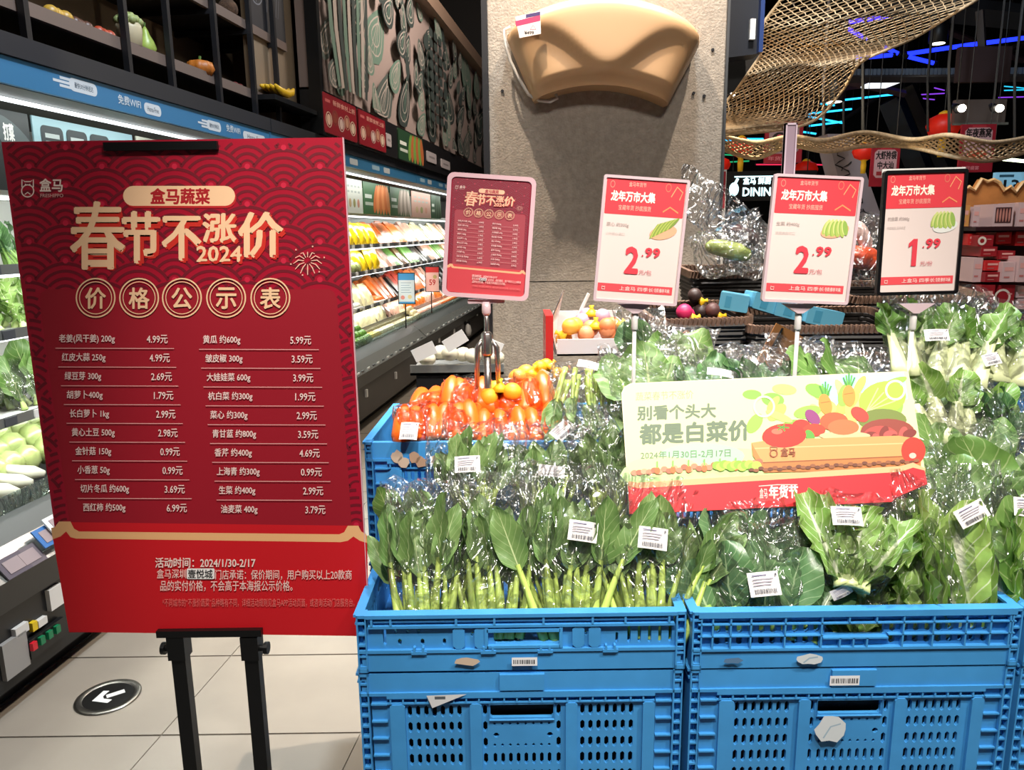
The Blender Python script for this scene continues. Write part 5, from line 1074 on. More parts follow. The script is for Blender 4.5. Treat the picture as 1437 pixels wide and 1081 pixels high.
netbag(702, 556, 1.88, '#f0a828', 'yellow net bag knotted in front of the sign pole', s_=.024); netbag(742, 536, 1.98, '#f2a03c', 'yellow net bag at the top right of the carrots', s_=.026, rot=.4); netbag(768, 522, 2.02, '#e8b020', 'yellow tied net bag beside the white label at the heap corner', s_=.02, rot=.6)
p = at(760, 535, 1.99); t = thing('loose_label', 'white price label standing at the right end of the carrots', 'label', M=TR(p.x, p.y, p.z, 0, 0, .5)); MB().box((-.018, 0, -.03), (.018, .003, .03)).build('card', STK, t); MB().box((-.012, -.001, -.02), (-.008, 0, .015)).build('print', FB, t)
# carton with onions behind
WHT = mat('carton_white', '#d8cfcc', .5)
A_, B_ = at(782, 500, 2.25), at(880, 488, 2.25)
t = thing('onion_carton', 'open white carton of net bagged onions in front of the column', 'carton', tuple(A_)); w_ = B_.x-A_.x
MB().box((0, 0, 0), (w_, .25, .006)).box((0, 0, 0), (w_, .006, .05)).box((0, .24, 0), (w_, .246, .11)).box((w_-.006, 0, 0), (w_, .25, .09)).build('tray', WHT, t)
MB().add([(0, 0, 0), (-.02, 0, .1), (.03, .12, .19), (.02, .24, .1), (0, .24, 0)], [(0, 1, 2, 3, 4)]).add([(-.004, 0, 0), (-.024, 0, .1), (.026, .12, .19), (.016, .24, .1), (-.004, .24, 0)], [(4, 3, 2, 1, 0)]).build('side_flap', WHT, t)
MB().box((.03, .2, .1), (.036, .24, .2)).xf(Matrix.Rotation(radians(25), 4, 'Y')).build('corner_flap', WHT, t)
rp = at(766, 510, 2.22); tag(MB().box((rp.x, 2.22, rp.z-.3), (rp.x+.022, 2.4, rp.z+.14)).build('red_board', RED2), 'narrow bright red board at the left side of the onion carton', 'board')
for k, (x, y, c_, nn) in enumerate(((800, 474, '#e9a63c', 'yellow net bag lying left in the white carton'), (836, 468, '#d98a5c', 'orange net bag of onions in the middle of the carton'), (862, 466, '#dd7a48', 'orange net bag of onions at the right of the carton'), (830, 450, '#b08a98', 'pale purple garlic bag at the back of the carton'))): netbag(x, y, 2.3 if k < 3 else 2.42, c_, nn, s_=.026, rot=(-1.2, 0, .7, 0)[k])
# wicker baskets
WK = mat('wicker', '#19130f', .55, var=.3, scale=50); WKR = mat('wicker_rim', '#6a5243', .5, var=.3, scale=60)
def basket(w_, d_, h, M, label):
    t = thing('wicker_basket', label, 'basket', M=M); 
    def path(k, z): f = .86+.14*z/h; a = w_/2*f; b_ = d_/2*f; return [Vector((x, y, z)) for x, y in rrect(-a, -b_, a, b_, .03, 4)]
    b = MB(); n = int(h/.013)
    for i in range(n):
        z = h*i/n; P = path(0, z); b.tube([p+Vector((.003*sin(q*2.5+i*pi), .003*cos(q*2.5+i*pi), 0)) for q, p in enumerate(P)], .0072, 5, closed=True)
    f_ = .86*.98; b.box((-w_/2*f_, -d_/2*f_, 0), (w_/2*f_, d_/2*f_, .006)); b.build('woven_wall', WK, t)
    rm = MB(); P = path(0, h); per = []
    for i in range(len(P)):
        a, c = P[i], P[(i+1) % len(P)]; m_ = max(1, int((c-a).length/.014)); per += [a.lerp(c, q/m_) for q in range(m_)]
    for i, p in enumerate(per): q = per[(i+1) % len(per)]; rm.tube([p+Vector((0, 0, -.012)), (p+q)/2+Vector((0, 0, .012))], .0075, 5)
    rm.build('braided_rim', WKR, t); return t
def bk(px, py, Y, w_, d_, h, label, rz=0, rx=0): p = at(px, py, Y); return basket(w_, d_, h, TR(p.x, p.y, p.z, rz, rx) @ Matrix.Translation((0, d_/2, -h)), label)
bk(990, 452, 2.22, .30, .24, .16, 'dark wicker basket with red net bags, left of the middle sign pole', .12, .12)
bk(1165, 462, 2.2, .46, .30, .2, 'dark wicker basket with pale blue packets under the middle sign', -.04, .08)
bk(1075, 385, 2.62, .50, .24, .22, 'raised wicker basket of bagged vegetables behind the middle sign', 0, .05)
bk(1290, 420, 2.5, .44, .3, .24, 'black wicker basket between the middle and the black framed sign', 0, .1)
bk(1245, 500, 2.16, .42, .24, .2, 'black wicker basket low beside the top cabbages', .05, .15)
CY = mat('cyan_pack', '#5a9db8', .35, coat=.3)
for k, (x, y, Y, w_, rz, ry) in enumerate(((1030, 425, 2.32, .085, -.3, .15), (1075, 428, 2.34, .12, .2, .3), (1115, 438, 2.33, .13, -.1, .25), (1152, 446, 2.3, .11, 0, .2))):
    p = at(x, y, Y); t = thing('blue_packet', ('pale blue box at the left end of the wicker basket', 'pale blue packet lying tilted next to the pale blue box', 'long pale blue packet half under the middle sign', 'pale blue packet at the right behind the sign pole')[k], 'packet', M=TR(p.x, p.y, p.z, rz, 0, ry)); MB().box((-w_/2, -.03, -.022), (w_/2, .04, .028), bev=.003).build('carton', CY, t); MB().box((-w_*.3, -.031, -.015), (-w_*.1, -.0295, .02)).build('side_print', mat('cyan_dark', '#3f87a4', .4), t)
netbag(962, 450, 2.26, '#c02458', 'magenta net bag of onions in the left wicker basket', s_=.024, rot=1.3); netbag(1000, 446, 2.3, '#5a3a38', 'dark brown net bag in the left wicker basket', s_=.022, rot=1.4); netbag(975, 425, 2.42, '#3a2a26', 'blackish net bag at the back of the left basket', s_=.022, rot=1.4)
# bags of aubergine, gourd and peppers up on the raised basket
def clearbag(px, py, Y, w_, h, items, label, tiltv=0):
    p = at(px, py, Y); t = thing('bagged_vegetable', label, 'vegetable', M=TR(p.x, p.y, p.z, 0, -.2, tiltv))
    for (x, z, rx, rz_, c_, nm, a) in items:
        b = MB(); b.tube([(-rx, 0, 0), (-rx*.8, 0, 0), (-rx*.3, 0, .004), (rx*.4, 0, .004), (rx*.9, 0, 0), (rx, 0, 0)], [rz_*.3, rz_*.8, rz_, rz_*1.05, rz_*.7, rz_*.2], 12); b.xf(TR(x, 0, z, 0, 0, a)); b.build(nm, mat('v'+c_, c_, .3, var=.15), t, True)
    obj('plastic_bag', bag_mesh(w_, h, .09, int(px), 1.2, FILMM if px < 1100 else FILM, .012), t, Matrix.Translation((0, 0, -h/2)))
clearbag(1022, 352, 2.5, .2, .16, [(0, .0, .075, .028, '#a9b964', 'gourd', .45), (.05, .04, .06, .026, '#3a2020', 'aubergine', .6)], 'clear bag with a pale gourd and dark aubergine beside the column', -.2)
clearbag(1050, 345, 2.6, .16, .2, [(0, 0, .05, .025, '#2c1a20', 'aubergine', .8)], 'clear bag with a dark aubergine at the left edge of the middle sign', .2)
clearbag(1208, 350, 2.4, .16, .22, [(0, -.03, .07, .035, '#d8502c', 'red_pepper', .1), (.0, .04, .05, .02, '#c8a8a0', 'root', 1.1)], 'clear bag with orange red peppers between the two right signs', .1)
t = thing('long_plastic_sheet', 'long crumpled clear bag sticking out from behind the left 2.99 sign', 'plastic bag', M=TR(*at(985, 320, 2.3), 0, 0, .55)); obj('film', bag_mesh(.26, .12, .03, 44, 1.0, film_mat('thin_film', (.97, .97, .97), .05, .2), .012, 'film'), t)
p = at(1096, 487, 1.98); t = thing('orange_tag', 'orange cardboard tag sticking out above the greens', 'tag', M=TR(p.x, p.y, p.z, 0, -.2, .5)); MB().box((-.04, 0, -.06), (.04, .003, .05)).build('card', mat('tag_orange', '#c9884e', .5), t); MB().box((-.022, -.002, -.03), (-.017, 0, .045)).build('stripe', BLK, t)
p = at(968, 490, 1.98); t = thing('brown_packet', 'pinkish brown peaked packet among the greens', 'packet', M=TR(p.x, p.y, p.z, 0, -.2, -.1)); MB().prism([(-.05, -.06), (.07, -.06), (.04, .0), (0, .05), (-.02, .04)], 0, .03).build('bag', mat('packet_tan', '#b58a72', .4), t)
for k, (x, y, s_) in enumerate(((940, 510, .8), (1040, 512, .8), (1130, 506, .9), (1215, 520, .7))):
    p = at(x, y, 1.92); t = thing('crumpled_film', ('crumpled clear film left of the brown packet', 'crumpled clear film between packet and orange tag', 'crumpled clear film right of the orange tag', 'crumpled film in front of the black baskets', 'crumpled clear film beside the onion carton')[k], 'plastic film', M=TR(p.x, p.y, p.z-.05, 0, -.5, .1*(k-2)))
    obj('film', bag_mesh(.16*s_, .12*s_, .07, 60+k, 1.1, FILMM, .014, 'film'), t)
# tray of garlic beyond the carrots, by the column foot
p = at(652, 512, 2.9); t = thing('garlic_tray', 'tray of white garlic bags with price tags beyond the carrots', 'tray', (p.x-.05, p.y, p.z)); MB().box((-.16, 0, -.04), (.2, .3, -.03)).box((-.16, 0, -.04), (.2, .01, .0)).build('tray', FRAIL, t)
for k in range(7): MB().add(*ball(-.1+.045*k, .06+.1*(k % 2), .015+.01*(k % 3), .035, .035, .03, 10, 6)).build('garlic_bag', mat('garlic', '#d6cdb4', .5, var=.2), t, True)
for k, (x, rr) in enumerate(((-.1, .7), (.15, -.7), (.02, .9))): MB().box((-.045, -.004, -.02), (.045, 0, .03)).xf(TR(x, -.01, .05+.02*k, 0, 0, -rr*.6)).build('price_tag', STK, t)
tb = thing('garlic_stand', 'black stand carrying the garlic tray', 'stand', (p.x-.05, p.y, 0)); MB().box((-.14, .02, 0), (.18, .28, p.z-.045)).build('stand_body', BLK, tb)

# ---------------------------------------------------------------- printed designs
def price_board(pr, art=True):
    """all coordinates are pixels of the tall board in the photograph; pr.T maps them to the board"""
    DKR, MID, LINE = '#7c0a1e', '#9c1026', '#6c061c'
    # scale pattern, arcs clipped against the rows in front
    R__ = 52; dx = 102; dy = 26.5
    def inside(x, y):
        xl = 3+.137*(y-200); xr = 481+.054*(y-200); return xl+2 < x < xr-2 and 201 < y < 748
    rows = []
    for j in range(-1, 25):
        for i in range(-1, 8): rows.append((j, -10+i*dx+(dx/2 if j % 2 else 0), 208+j*dy))
    panel = lambda x, y: y > 407 and 53+.13*(y-408) < x < 470+.056*(y-408)
    for j, cx_, cy in rows:
        fr_ = [(a, b) for k, a, b in rows if 0 < k-j <= 2 and abs(a-cx_) < 110]
        for rr, wd_ in ((50, 4.4), (39.5, 4), (29, 4), (19, 4), (9.5, 3)):
            run = []
            for q in range(29):
                a = pi+pi*q/28; x = cx_+rr*cos(a); y = cy+rr*sin(a)
                ok = inside(x, y) and not panel(x, y) and all((x-a_)**2+(y-b_)**2 > 51**2 for a_, b_ in fr_)
                if ok: run.append((x, y))
                if (not ok or q == 28) and run:
                    if len(run) > 1: pr.strip(run, wd_, LINE, up=0)
                    run = []
    for j, cx_, cy in rows:
        if inside(cx_, cy) and not panel(cx_, cy) and inside(cx_-8, cy) and inside(cx_+8, cy): pr.hold or pr.disc(cx_, cy-1, 4, '#c2183a', n=10); pr.ly -= 1
    pr.ly += 1
    pr.poly([(66, 406), (462, 406), (469, 410), (473, 420), (494, 748), (476, 752), (112, 748), (98, 738), (56, 424), (57, 412)], '#960e22')
    pr.poly([(72, 742), (98, 733), (500, 738), (515, 752), (518, 893), (97, 887)], '#c8121e')
    pr.poly([(72, 741), (77, 740), (83, 732), (99, 732), (104, 742), (111, 746), (476, 750), (483, 747), (488, 738), (503, 738), (507, 746), (514, 750), (515, 762), (505, 759), (496, 753), (488, 759), (478, 761), (107, 756), (99, 754), (93, 746), (85, 753), (74, 757)], '#e9b27c')
    GOLDC = '#eec39a'
    # logo
    pr.ring(39, 268, 8.5, 1.6, '#f0d8cc', 24); pr.strip([(31, 263), (31, 252), (35, 255), (43, 255), (47, 252), (47, 263)], 1.6, '#f0d8cc'); pr.strip([(35, 273), (39, 270), (43, 273)], 1.4, '#f0d8cc'); pr.disc(36, 259, 1, '#f0d8cc'); pr.disc(42, 259, 1, '#f0d8cc')
    pr.text('盒马', 56, 251, 88, 269, '#f0d8cc', .02); pr.text('FRESHIPPO', 57, 272, 89, 277, '#d8a8a0', .01)
    pr.rect(175, 264, 332, 292, '#b81c20', 14); pr.rect(173, 261, 330, 289, GOLDC, 14); pr.text('盒马蔬菜', 211, 264, 295, 287, '#a8101e', .03)
    for tx, x0, y0, x1, y1 in (('春', 100, 284, 175, 377), ('节', 171, 296, 226, 370), ('不', 227, 303, 284, 366), ('涨', 284, 299, 333, 341), ('价', 334, 297, 399, 362), ('2024', 276, 345, 340, 368)):
        bo = {'春': .016, '2024': .03, '涨': .035}.get(tx, .03)
        pr.text(tx, x0+3, y0+3, x1+3, y1+3, '#c8281c', bo+.02); pr.text(tx, x0, y0, x1, y1, GOLDC, bo)
    for k in range(12):
        a = 2*pi*k/12; pr.strip([(432+5*cos(a), 366+5*sin(a)), (432+13*cos(a), 365+12*sin(a)), (432+20*cos(a), 367+16*sin(a)+3)], [1, 1.6, 1], '#e8b4a0')
        if k % 2: pr.disc(432+24*cos(a+.3), 366+21*sin(a+.3), 1.1, '#e8b4a0')
    for ch, x in zip('价格公示表', (135, 196, 256, 318, 380)):
        pr.ring(x, 418, 27, 2, GOLDC); pr.ring(x, 418, 22.5, 1.2, GOLDC); pr.text(ch, x-14, 404, x+14, 433, GOLDC, .02)
    WH = '#eed2cc'
    Lr = [('老姜(风干姜) 200g', 84, 162, '4.99元', 207, 236), ('红皮大蒜 250g', 88, 149, '4.99元', 211, 239), ('绿豆芽 300g', 92, 143, '2.69元', 213, 242), ('胡萝卜400g', 95, 145, '1.79元', 217, 244), ('长白萝卜 1kg', 99, 154, '2.99元', 220, 247), ('黄心土豆 500g', 102, 162, '2.98元', 223, 250), ('金针菇 150g', 107, 157, '0.99元', 226, 253), ('小香葱 50g', 110, 155, '0.99元', 229, 257), ('切片冬瓜 约600g', 114, 182, '3.69元', 232, 260), ('西红柿 约500g', 118, 177, '6.99元', 235, 263)]
    Rr = [('黄瓜 约600g', 286, 338, '5.99元', 408, 437), ('皱皮椒 300g', 289, 341, '3.59元', 410, 439), ('大娃娃菜 600g', 291, 352, '3.99元', 412, 440), ('杭白菜 约300g', 293, 355, '1.99元', 415, 443), ('菜心 约300g', 296, 348, '2.99元', 417, 445), ('青甘蓝 约800g', 299, 360, '3.59元', 419, 447), ('香芹 约400g', 302, 354, '4.69元', 421, 449), ('上海青 约300g', 305, 365, '0.99元', 423, 452), ('生菜 约400g', 308, 359, '2.99元', 426, 454), ('油麦菜 400g', 311, 362, '3.79元', 429, 457)]
    pr.hold = True
    for rows_, y0, dy_, xl, xr, sl, sr in ((Lr, 475.5, 26.3, 79, 245, 3.9, 3.1), (Rr, 477, 26.4, 280, 448, 3.1, 2.3)):
        for i, (nm, a, b, prc, c, d) in enumerate(rows_):
            y = y0+i*dy_; pr.text(nm, a, y-6.5, b, y+6.5, WH, .012); pr.text(prc, c, y-5.5, d, y+6.2, WH, .012)
            if i < 9: pr.strip([(xl+sl*i, y+13), (xr+sr*i, y+13.5)], 1.1, '#d8a09c')
    pr.text('活动时间：2024/1/30-2/17', 219, 782, 359, 796, '#f3dcd4', .015)
    pr.text('盒马深圳', 221, 798, 262, 811, '#f3d2ca', .004); pr.rect(263, 797, 302, 812, '#f0ecea', 2); pr.text('壹悦城', 265, 799, 299, 811, '#15151a', .02); pr.text('门店承诺：保价期间，用户购买以上20款商', 303, 799, 494, 813, '#f3d2ca', .004)
    pr.text('品的实付价格，不会高于本海报公示价格。', 226, 814, 411, 829, '#f3d2ca', .004)
    pr.text('*不同城市的“不涨价蔬菜”品种略有不同，详细活动规则见盒马APP活动页面，或咨询活动门店服务台。', 229, 839, 498, 851, '#e0706c', 0)
def plane3(bl, br, tl):
    a, b, c = at(*bl), at(*br), at(*tl); p = Plane(a, b-a, c-a); return p, (b-a).length, (c-a).dot(p.ey)
# tall price board on its black stand
YB = 1.408
bpl, BW, BH = plane3((97, 887, YB), (518, 893, YB), (3, 200, YB))
bpl = Plane(at(97, 888, YB), (1, 0, 0), (0, 0, 1)); BW = .601; BH = .943
t = thing('price_board', 'tall red vegetable price board on a black stand at the left', 'sign', M=bpl.M)
MB().box((0, 0, 0), (BW, .006, BH)).build('board', mat('board_red', '#a20e2a', .42), t)
MB().box((BW, -.0005, 0), (BW+.0015, .0065, BH)).build('board_edge', mat('edge_pale', '#d8b0b8', .5), t)
pr = Print(lambda x, y: bpl.uv(x, y)); pr.step = .00002; price_board(pr); BOARD = pr; pr.build('print', t, .0003)
ts = thing('sign_stand', 'black metal stand holding the tall red price board', 'stand', (-.61, YB, 0))
STB = mat('stand_black', '#0a0a0b', .38)
a, b = at(147, 212, YB-.004), at(305, 198, YB-.004); MB().box((a.x, YB-.008, a.z), (b.x, YB+.02, b.z)).build('top_clamp', STB, ts, world=True)
a, b = at(222, 893, YB-.004), at(368, 882, YB-.004); MB().box((a.x, YB-.012, a.z), (b.x, YB+.02, b.z)).build('bottom_clamp', STB, ts, world=True)
for xa, k in ((252, -1), (354, 1)):
    p = at(xa, 900, YB+.01)
    MB().box((p.x-.0165, YB-.006, .02), (p.x+.0165, YB+.02, 1.72-.12)).build('leg', STB, ts, world=True) if False else MB().box((p.x-.014, YB-.004, .02), (p.x+.014, YB+.02, p.z+.02)).build('leg', STB, ts, world=True)
    MB().box((p.x-.0175, YB-.01, p.z-.032), (p.x+.0175, YB+.024, p.z+.018)).build('sleeve', STB, ts, world=True)
    q = MB().tube([(p.x+k*.017, YB+.004, p.z-.012), (p.x+k*.026, YB+.004, p.z-.012)], .006, 10).tube([(p.x+k*.026, YB+.004, p.z-.012), (p.x+k*.034, YB+.004, p.z-.012)], .0125, 12).build('knob', STB, ts, world=True)
    MB().box((p.x-.014, YB+.022, p.z), (p.x+.014, YB+.034, 1.66)).build('upright', STB, ts, world=True)
MB().box((-.85, YB-.18, 0), (-.38, YB+.2, .02), bev=.006).build('foot_plate', STB, ts, world=True)
def px_sign(name, label, bl, br, tl, frame_m, fw, art, pole=None, paper='#dccbc5', th_=.008, r=.008):
    pl, w_, h = plane3(bl, br, tl); t = thing(name, label, 'sign', M=pl.M)
    P = rrect(0, 0, w_, h, r, 4); Q = rrect(fw, fw, w_-fw, h-fw, max(.002, r-fw*.5), 4); k = len(P)
    b = MB(); b.add([(x, -.004, z) for x, z in P]+[(x, -.004, z) for x, z in Q]+[(x, th_, z) for x, z in P]+[(x, -.0005, z) for x, z in Q], [(i, (i+1) % k, (i+1) % k+k, i+k) for i in range(k)]+[(i, i+2*k, (i+1) % k+2*k, (i+1) % k) for i in range(k)]+[tuple(range(3*k-1, 2*k-1, -1))]+[(i+k, (i+1) % k+k, (i+1) % k+3*k, i+3*k) for i in range(k)])
    b.build('frame', frame_m, t)
    MB().add([(x, -.0006, z) for x, z in Q], [tuple(range(k))]).build('paper', mat('paper'+paper, paper, .5), t)
    pr = Print(lambda x, y: pl.uv(x, y)); pr.step = .00003; art(pr, pl, w_, h); pr.build('print', t, .001)
    return t, pl, w_, h
PKF = mat('frame_pink', '#d8b4bc', .35, coat=.3); CLR = mat('frame_clear', '#cdb6bc', .2, coat=.6); BKF = mat('frame_black', '#0e0e10', .3)
def small_board(pr, pl, w_, h):
    # the tall board's design once more, scaled
    fx, fz = .012, .011; sx = (w_-2*fx)/BW; sy = (h-2*fz)/BH
    pr.T = lambda x, y: (fx+bpl.uv(x, y)[0]*sx, fz+bpl.uv(x, y)[1]*sy); pr.rect(3+94, 887, 97+.1, 887, '#b02040') if False else None
    price_board(pr); pr.c = [tuple(q*.84+.16*v for q, v in zip(c, (.62, .30, .36))) for c in pr.c]     # washed-out veil of light on its cover blended into the print colours
Ys = 1.86
t1, pl1, w1, h1 = px_sign('small_price_board', 'small red price table in a rounded pink frame on a steel pole', (620, 415, Ys), (741, 423, Ys), (614, 240, Ys), PKF, .010, small_board, paper='#8c1430', r=.016)
STL = mat('pole_steel', '#b0aaa6', .25, .9)
p = at(682, 424, Ys); z0 = 1.0
tp = thing('sign_pole', 'steel clamp pole carrying the small pink framed price table', 'pole', (p.x, Ys+.012, z0)); L_ = p.z-z0
MB().tube([(0, 0, 0), (0, 0, L_*.62)], .009, 12).tube([(0, 0, L_*.6), (0, 0, L_)], .006, 12).build('tube', STL, tp, True)
MB().lathe([(.012, L_*.60), (.014, L_*.62), (.014, L_*.76), (.009, L_*.78)], 14).build('collar', STL, tp, True); MB().lathe([(.008, L_*.9), (.011, L_*.92), (.011, L_)], 14).build('socket', CLR, tp, True)
MB().box((-.045, -.006, L_-.004), (.045, .008, L_+.006), bev=.002).build('cradle', CLR, tp)
for k in (-1, 1): MB().tube([(k*.012, 0, L_*.72), (k*.024, 0, L_*.66), (k*.028, .01, L_*.3)], [.004, .007, .006], 8).build('clip_leg', STL, tp, True)
def offer(price, cents, unit, item, desc, veg):
    def f(pr, pl, w_, h):
        pr.T = lambda x, y: (x*w_, y*h)
        g = lambda *a, **k: pr.text(*a, flip=False, **k)
        pr.rect(.04, .70, .96, .975, '#d93a44', .01); pr.rect(.04, .085, .93, .15, '#dc4850')
        g('盒马年货节', .3, .92, .5, .955, '#f0b8a4', bold=0); g('龙年万市大集', .1, .80, .62, .885, '#fbeedd', bold=.035); g('宝藏年货 抄底囤货', .2, .735, .58, .775, '#f0b8a4', bold=0)
        pr.ring(.11, .93, .025, .006, '#e88a78', 14); pr.ring(.76, .93, .03, .006, '#e07a60', 14); pr.strip([(.8, .86), (.86, .94), (.93, .9), (.9, .84)], .01, '#eb9a6c'); pr.strip([(.72, .74), (.8, .78), (.9, .74)], .012, '#eb8a5c')
        g(item, .08, .60, .34, .635, '#b0a09c', bold=.004); g(desc, .08, .535, .30, .56, '#c8bab6', bold=0)
        if veg != 2: pr.disc(.75, .58, .16, '#e2a884', .055, .15)
        else: pr.disc(.78, .55, .15, '#dcdcd6', .05, .1)
        r = random.Random(veg)
        for k in range(15):
            x, y, a = .66+.012*k+r.uniform(-.01, .01), .585+.04*sin(k*.5), .5+.05*k
            if veg == 0: pr.disc(.64+.016*k, .585+.005*k, .075, ('#94a848', '#b4bc5c', '#7d9440')[k % 3], .012, .95-.02*k)
            else: pr.disc(.64+.016*k, .60+.012*sin(k*2), .06, ('#a8bc5c', '#c8cf80', '#8fae50')[k % 3], .028, 1.1+.06*k)
        if price == '2': g(price, .33, .235, .50, .455, '#d63a48', bold=.04)
        else: pr.poly([(.40, .235), (.46, .235), (.46, .455), (.41, .455), (.355, .42), (.355, .385), (.40, .405)], '#d63a48')
        pr.hold = False; g('.', .525, .38, .545, .395, '#d63a48', bold=.04); g(cents, .56, .375, .74, .455, '#d63a48', bold=.05); g(unit, .51, .235, .66, .275, '#c86068', bold=0)
        pr.strip([(.09, .1), (.09, .125), (.11, .12), (.125, .125), (.125, .1), (.09, .1)], .006, '#f0c8c0'); g('上盒马 四季长领鲜味', .3, .1, .9, .134, '#f4dcd4', bold=0)
    return f
Yo = 1.70
t2, pl2, w2, h2 = px_sign('offer_sign', 'left red and white 2.99 price sign in a clear holder, before the column', (832, 422, Yo), (949, 430, Yo+.0), (841, 244, Yo), CLR, .006, offer('2', '99', '元/包', '菜心 约300g', '小叶嫩心 爽口', 0), r=.005)
t3, pl3, w3, h3 = px_sign('offer_sign', 'middle red and white 2.99 price sign in a clear holder on a white pole', (1068, 423, Yo), (1189, 428, Yo), (1077, 243, Yo), CLR, .006, offer('2', '99', '元/包', '生菜 约400g', '清脆爽甜可口', 1), r=.006)
t4, pl4, w4, h4 = px_sign('offer_sign', 'right 1.99 price sign in a black frame', (1229, 415, Yo), (1343, 412, Yo), (1233, 240, Yo), BKF, .007, offer('1', '99', '元/份', '杭白菜 约300g', '鲜嫩爽脆 营养丰富', 2), r=.006)
MB().box((0.0, .0085, h4-.01), (w4, .0105, h4+.004)).build('backing_card', STK, t4)
WP = mat('pole_white', '#d8d4d2', .35)
for tt, px, yb, lb in ((t2, 893, 478, 'pole of the left 2.99 sign'), (t3, 1126, 500, 'white pole under the middle 2.99 sign'), (t4, 1290, 440, 'pole of the black framed sign')):
    p = at(px, 428, Yo); q = at(px, yb, Yo); tp = thing('sign_pole', lb, 'pole', (p.x, Yo+.02, .95)); L_ = p.z-.95
    MB().tube([(0, 0, 0), (0, 0, L_-.03)], .0045, 10).build('tube', WP, tp, True); MB().lathe([(.006, L_-.06), (.0075, L_-.055), (.0075, L_-.02), (.004, L_-.015)], 12).build('collar', WP, tp, True)
    MB().prism([(-.006, L_-.02), (.006, L_-.02), (.04, L_+.002), (-.04, L_+.002)], -.012, .004).build('cradle', CLR, tp)
# acrylic upright behind the middle sign
a, b = at(1098, 245, 1.72), at(1118, 173, 1.72); t = thing('acrylic_post', 'flat clear acrylic upright rising behind the middle sign', 'post', (a.x, 1.715, 1.36)); b.z += .0; MB().box((0, 0, 0), (b.x-a.x, .012, b.z-1.36)).build('bar', mat('acrylic', '#8d7a86', .15, coat=.8), t)
MB().box((0, -.002, 0), (.003, .014, b.z-1.36)).box((b.x-a.x-.003, -.002, 0), (b.x-a.x, .014, b.z-1.36)).box((0, -.002, b.z-1.364), (b.x-a.x, .014, b.z-1.36)).build('edge', mat('acrylic_edge', '#b8a6b2', .2, coat=.8), t)
# big promotional card lying on the bags
cp, cw, chh = plane3((883, 722, 1.44), (1303, 703, 1.44), (873, 541, 1.57))
t = thing('promotion_card', 'wide green and red promotion card leaning on the bagged greens', 'sign', M=cp.M)
out = [cp.uv(*q) for q in ((883, 722), (1250, 706), (1258, 698), (1272, 692), (1300, 680), (1275, 522), (1268, 521), (885, 538), (876, 543), (872, 552))]
k = len(out); MB().add([(x, 0, z) for x, z in out]+[(x, .004, z) for x, z in out], [tuple(range(k)), tuple(range(2*k-1, k-1, -1))]+[(i, i+k, (i+1) % k+k, (i+1) % k) for i in range(k)]).build('board', mat('card_edge', '#d8d0a8', .4), t)
pr = Print(lambda x, y: cp.uv(x, y)); pr.step = .00002
pr.poly([(874, 552), (878, 544), (886, 539), (1268, 522), (1275, 523), (1298, 660), (883, 690)], '#d6e2a0')
for k in range(14): pr.poly([(874+k*14, 545-k*.6), (890+k*14, 544-k*.6), (896+k*14, 690), (880+k*14, 690)], (.84-.012*k, .86-.004*k, .60-.024*k)) if False else None
pr.poly([(1150, 528), (1268, 523), (1274, 560), (1160, 572)], '#a4d4ec')
pr.disc(1000, 660, 130, '#b9db92', 30, -.05); pr.disc(985, 640, 60, '#a5d8a8', 18); pr.disc(930, 655, 50, '#cfe39a', 14)
L0 = pr.ly; r = random.Random(2)
for k in range(46):
    x, y = r.uniform(1050, 1268), r.uniform(532, 600); pr.disc(x, min(y, 612), r.uniform(12, 22), r.choice(('#a8cc58', '#8fbc48', '#c2dc7c', '#b5d468', '#7dae3e')), r.uniform(5, 10), r.uniform(-1.4, 1.4)) if y > 526+(1268-x)*.045+8 else None
pr.disc(1238, 560, 34, '#9cc23e', 24, -.3); [pr.strip([(1215, 578), (1232+8*k, 545+6*k)], 1.6, '#c8de86') for k in range(4)]; pr.ring(1256, 548, 13, 3, '#eef4c8', 24); pr.ring(1072, 571, 14, 3, '#e4eeb0', 24)
pr.disc(1238, 590, 34, '#6f7c34', 16); pr.disc(1245, 606, 38, '#8c3a2c', 18); pr.disc(1235, 612, 24, '#b8453c', 14)
for k in range(7): pr.disc(1222+9*k, 612+6*sin(k*2), 10, ('#7c2c24', '#c05048')[k % 2], 6, k)
for x, y, a in ((1158, 568, 1.3), (1191, 556, 1.5)):
    for k in range(5): pr.strip([(x, y-6), (x-8+4*k, y-32+3*abs(k-2))], 2.2, ('#3f8c2c', '#5aa83a')[k % 2])
    pr.disc(x, y, 15, '#ee8a34', 9, a); pr.strip([(x-7, y-2), (x+6, y-4)], 1, '#c8601c')
pr.disc(1140, 586, 13, '#8a3470', 8, .8); pr.disc(1170, 592, 20, '#c8542c', 13); pr.disc(1206, 582, 14, '#d83a2c', 9, .6); pr.disc(1124, 598, 13, '#c02c1c', 9); pr.disc(1142, 604, 16, '#d23a20', 9); pr.disc(1136, 612, 9, '#5a9c38', 6, 1)
pr.disc(1185, 612, 36, '#e6b486', 6); pr.disc(1183, 600, 22, '#d86a3c', 11)
pr.poly([(1054, 622), (1080, 618), (1260, 612), (1285, 616), (1291, 640), (1070, 650)], '#dc9458'); pr.poly([(1070, 650), (1291, 640), (1292, 658), (1072, 664)], '#b8743c'); pr.strip([(1056, 630), (1290, 622)], 1.6, '#eeb078'); pr.strip([(1070, 650), (1291, 640)], 1.6, '#8c4c24'); pr.poly([(1054, 622), (1070, 650), (1072, 664), (1056, 640)], '#c67c40')
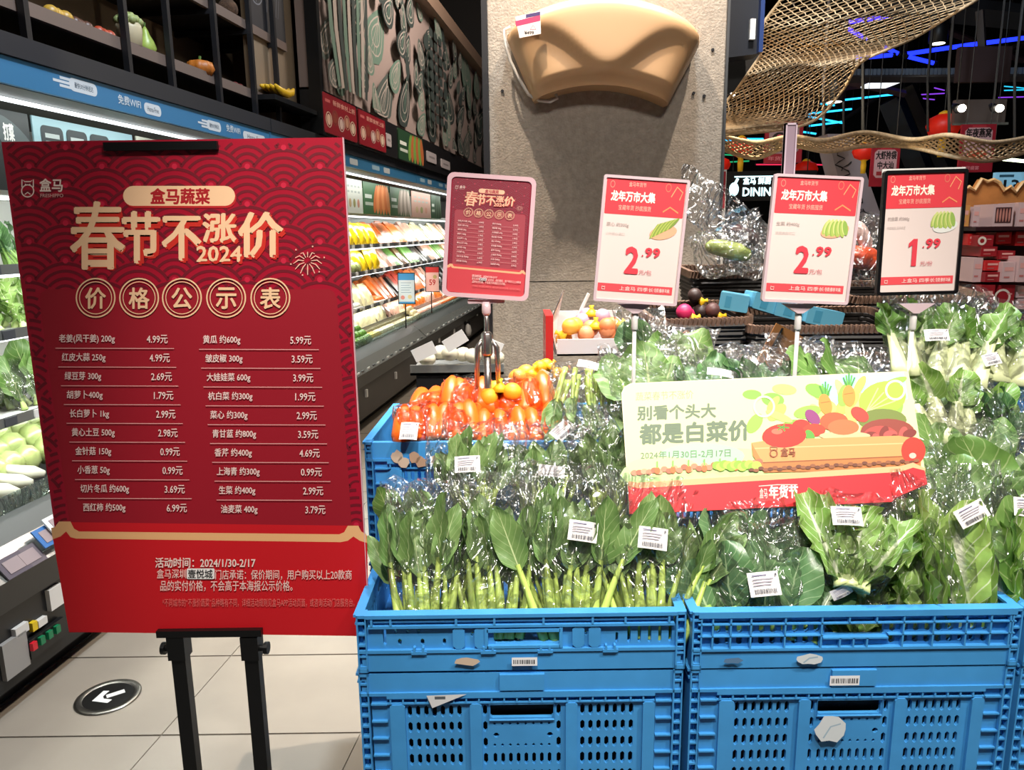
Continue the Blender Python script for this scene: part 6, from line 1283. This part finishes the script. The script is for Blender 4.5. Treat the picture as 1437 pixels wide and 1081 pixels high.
pr.disc(1100, 612, 31, '#d6281a', 17, -.05); pr.disc(1090, 606, 8, '#ee6a50', 4); [pr.strip([(1098, 600), (1098+9*cos(k*1.25), 601+5*sin(k*1.25))], 2, '#4c8c2c') for k in range(5)]
pr.disc(1281, 633, 17, '#dc3020', 19); pr.disc(1280, 640, 5, '#f4b0a0', 4)
for k in range(26): pr.disc(890+k*7, 664-k*.6+2*sin(k*3), 5, ('#c88464', '#a8684c', '#d89c78')[k % 3], 4)
for k in range(6): pr.disc(922+22*k, 661-k, 4, '#e8703c', 5); pr.strip([(922+22*k, 657-k), (922+22*k, 648-k)], 2, '#7cb84c')
for k in range(12): pr.disc(1006+5*k, 654+2*sin(k*2), 7, ('#8cc03c', '#a8d050')[k % 2], 6)
for k in range(36): pr.disc(1054+6.6*k, 660-.33*k+1.5*sin(k*2.3), 4, ('#6c3c28', '#8c5434')[k % 2], 2.5)
pr.poly([(881, 676), (895, 678), (1262, 655), (1280, 650), (1297, 658), (1297, 664), (1280, 658), (1262, 664), (895, 686), (882, 684)], '#eca878')
pr.poly([(881, 682), (895, 686), (1262, 663), (1280, 657), (1296, 661), (1300, 680), (1272, 692), (1258, 698), (1250, 705), (883, 722)], '#e0202a')
sh = -.045; pr.ly = L0+1
GRT = '#66755a'
pr.text('蔬菜春节不涨价', 892, 551, 973, 563, '#8f936c', .002, sh*81/12*.9); pr.text('别看个头大', 894, 570, 1005, 591, GRT, .03, -.2); pr.text('都是白菜价', 897, 595, 1053, 625, '#64745a', .035, -.2); pr.text('2024年1月30日-2月17日', 899, 634, 1025, 645, '#66805c', .006, -.35)
pr.ly = L0+175; pr.text('盒马', 1095, 629, 1115, 641, '#8c4c2c', .02); pr.ring(1085, 637, 5, 1.4, '#8c4c2c', 16); pr.strip([(1081, 633), (1080, 628), (1090, 628), (1089, 633)], 1.2, '#8c4c2c')
pr.text('盒马', 1065, 686, 1076, 700, '#f3c0b4', .01); pr.text('年货节', 1078, 682, 1119, 701, '#f8d8cc', .03, -.06); pr.strip([(1064, 683), (1090, 681), (1118, 681)], 1.2, '#f3c0b4')
pr.build('print', t, .0004)
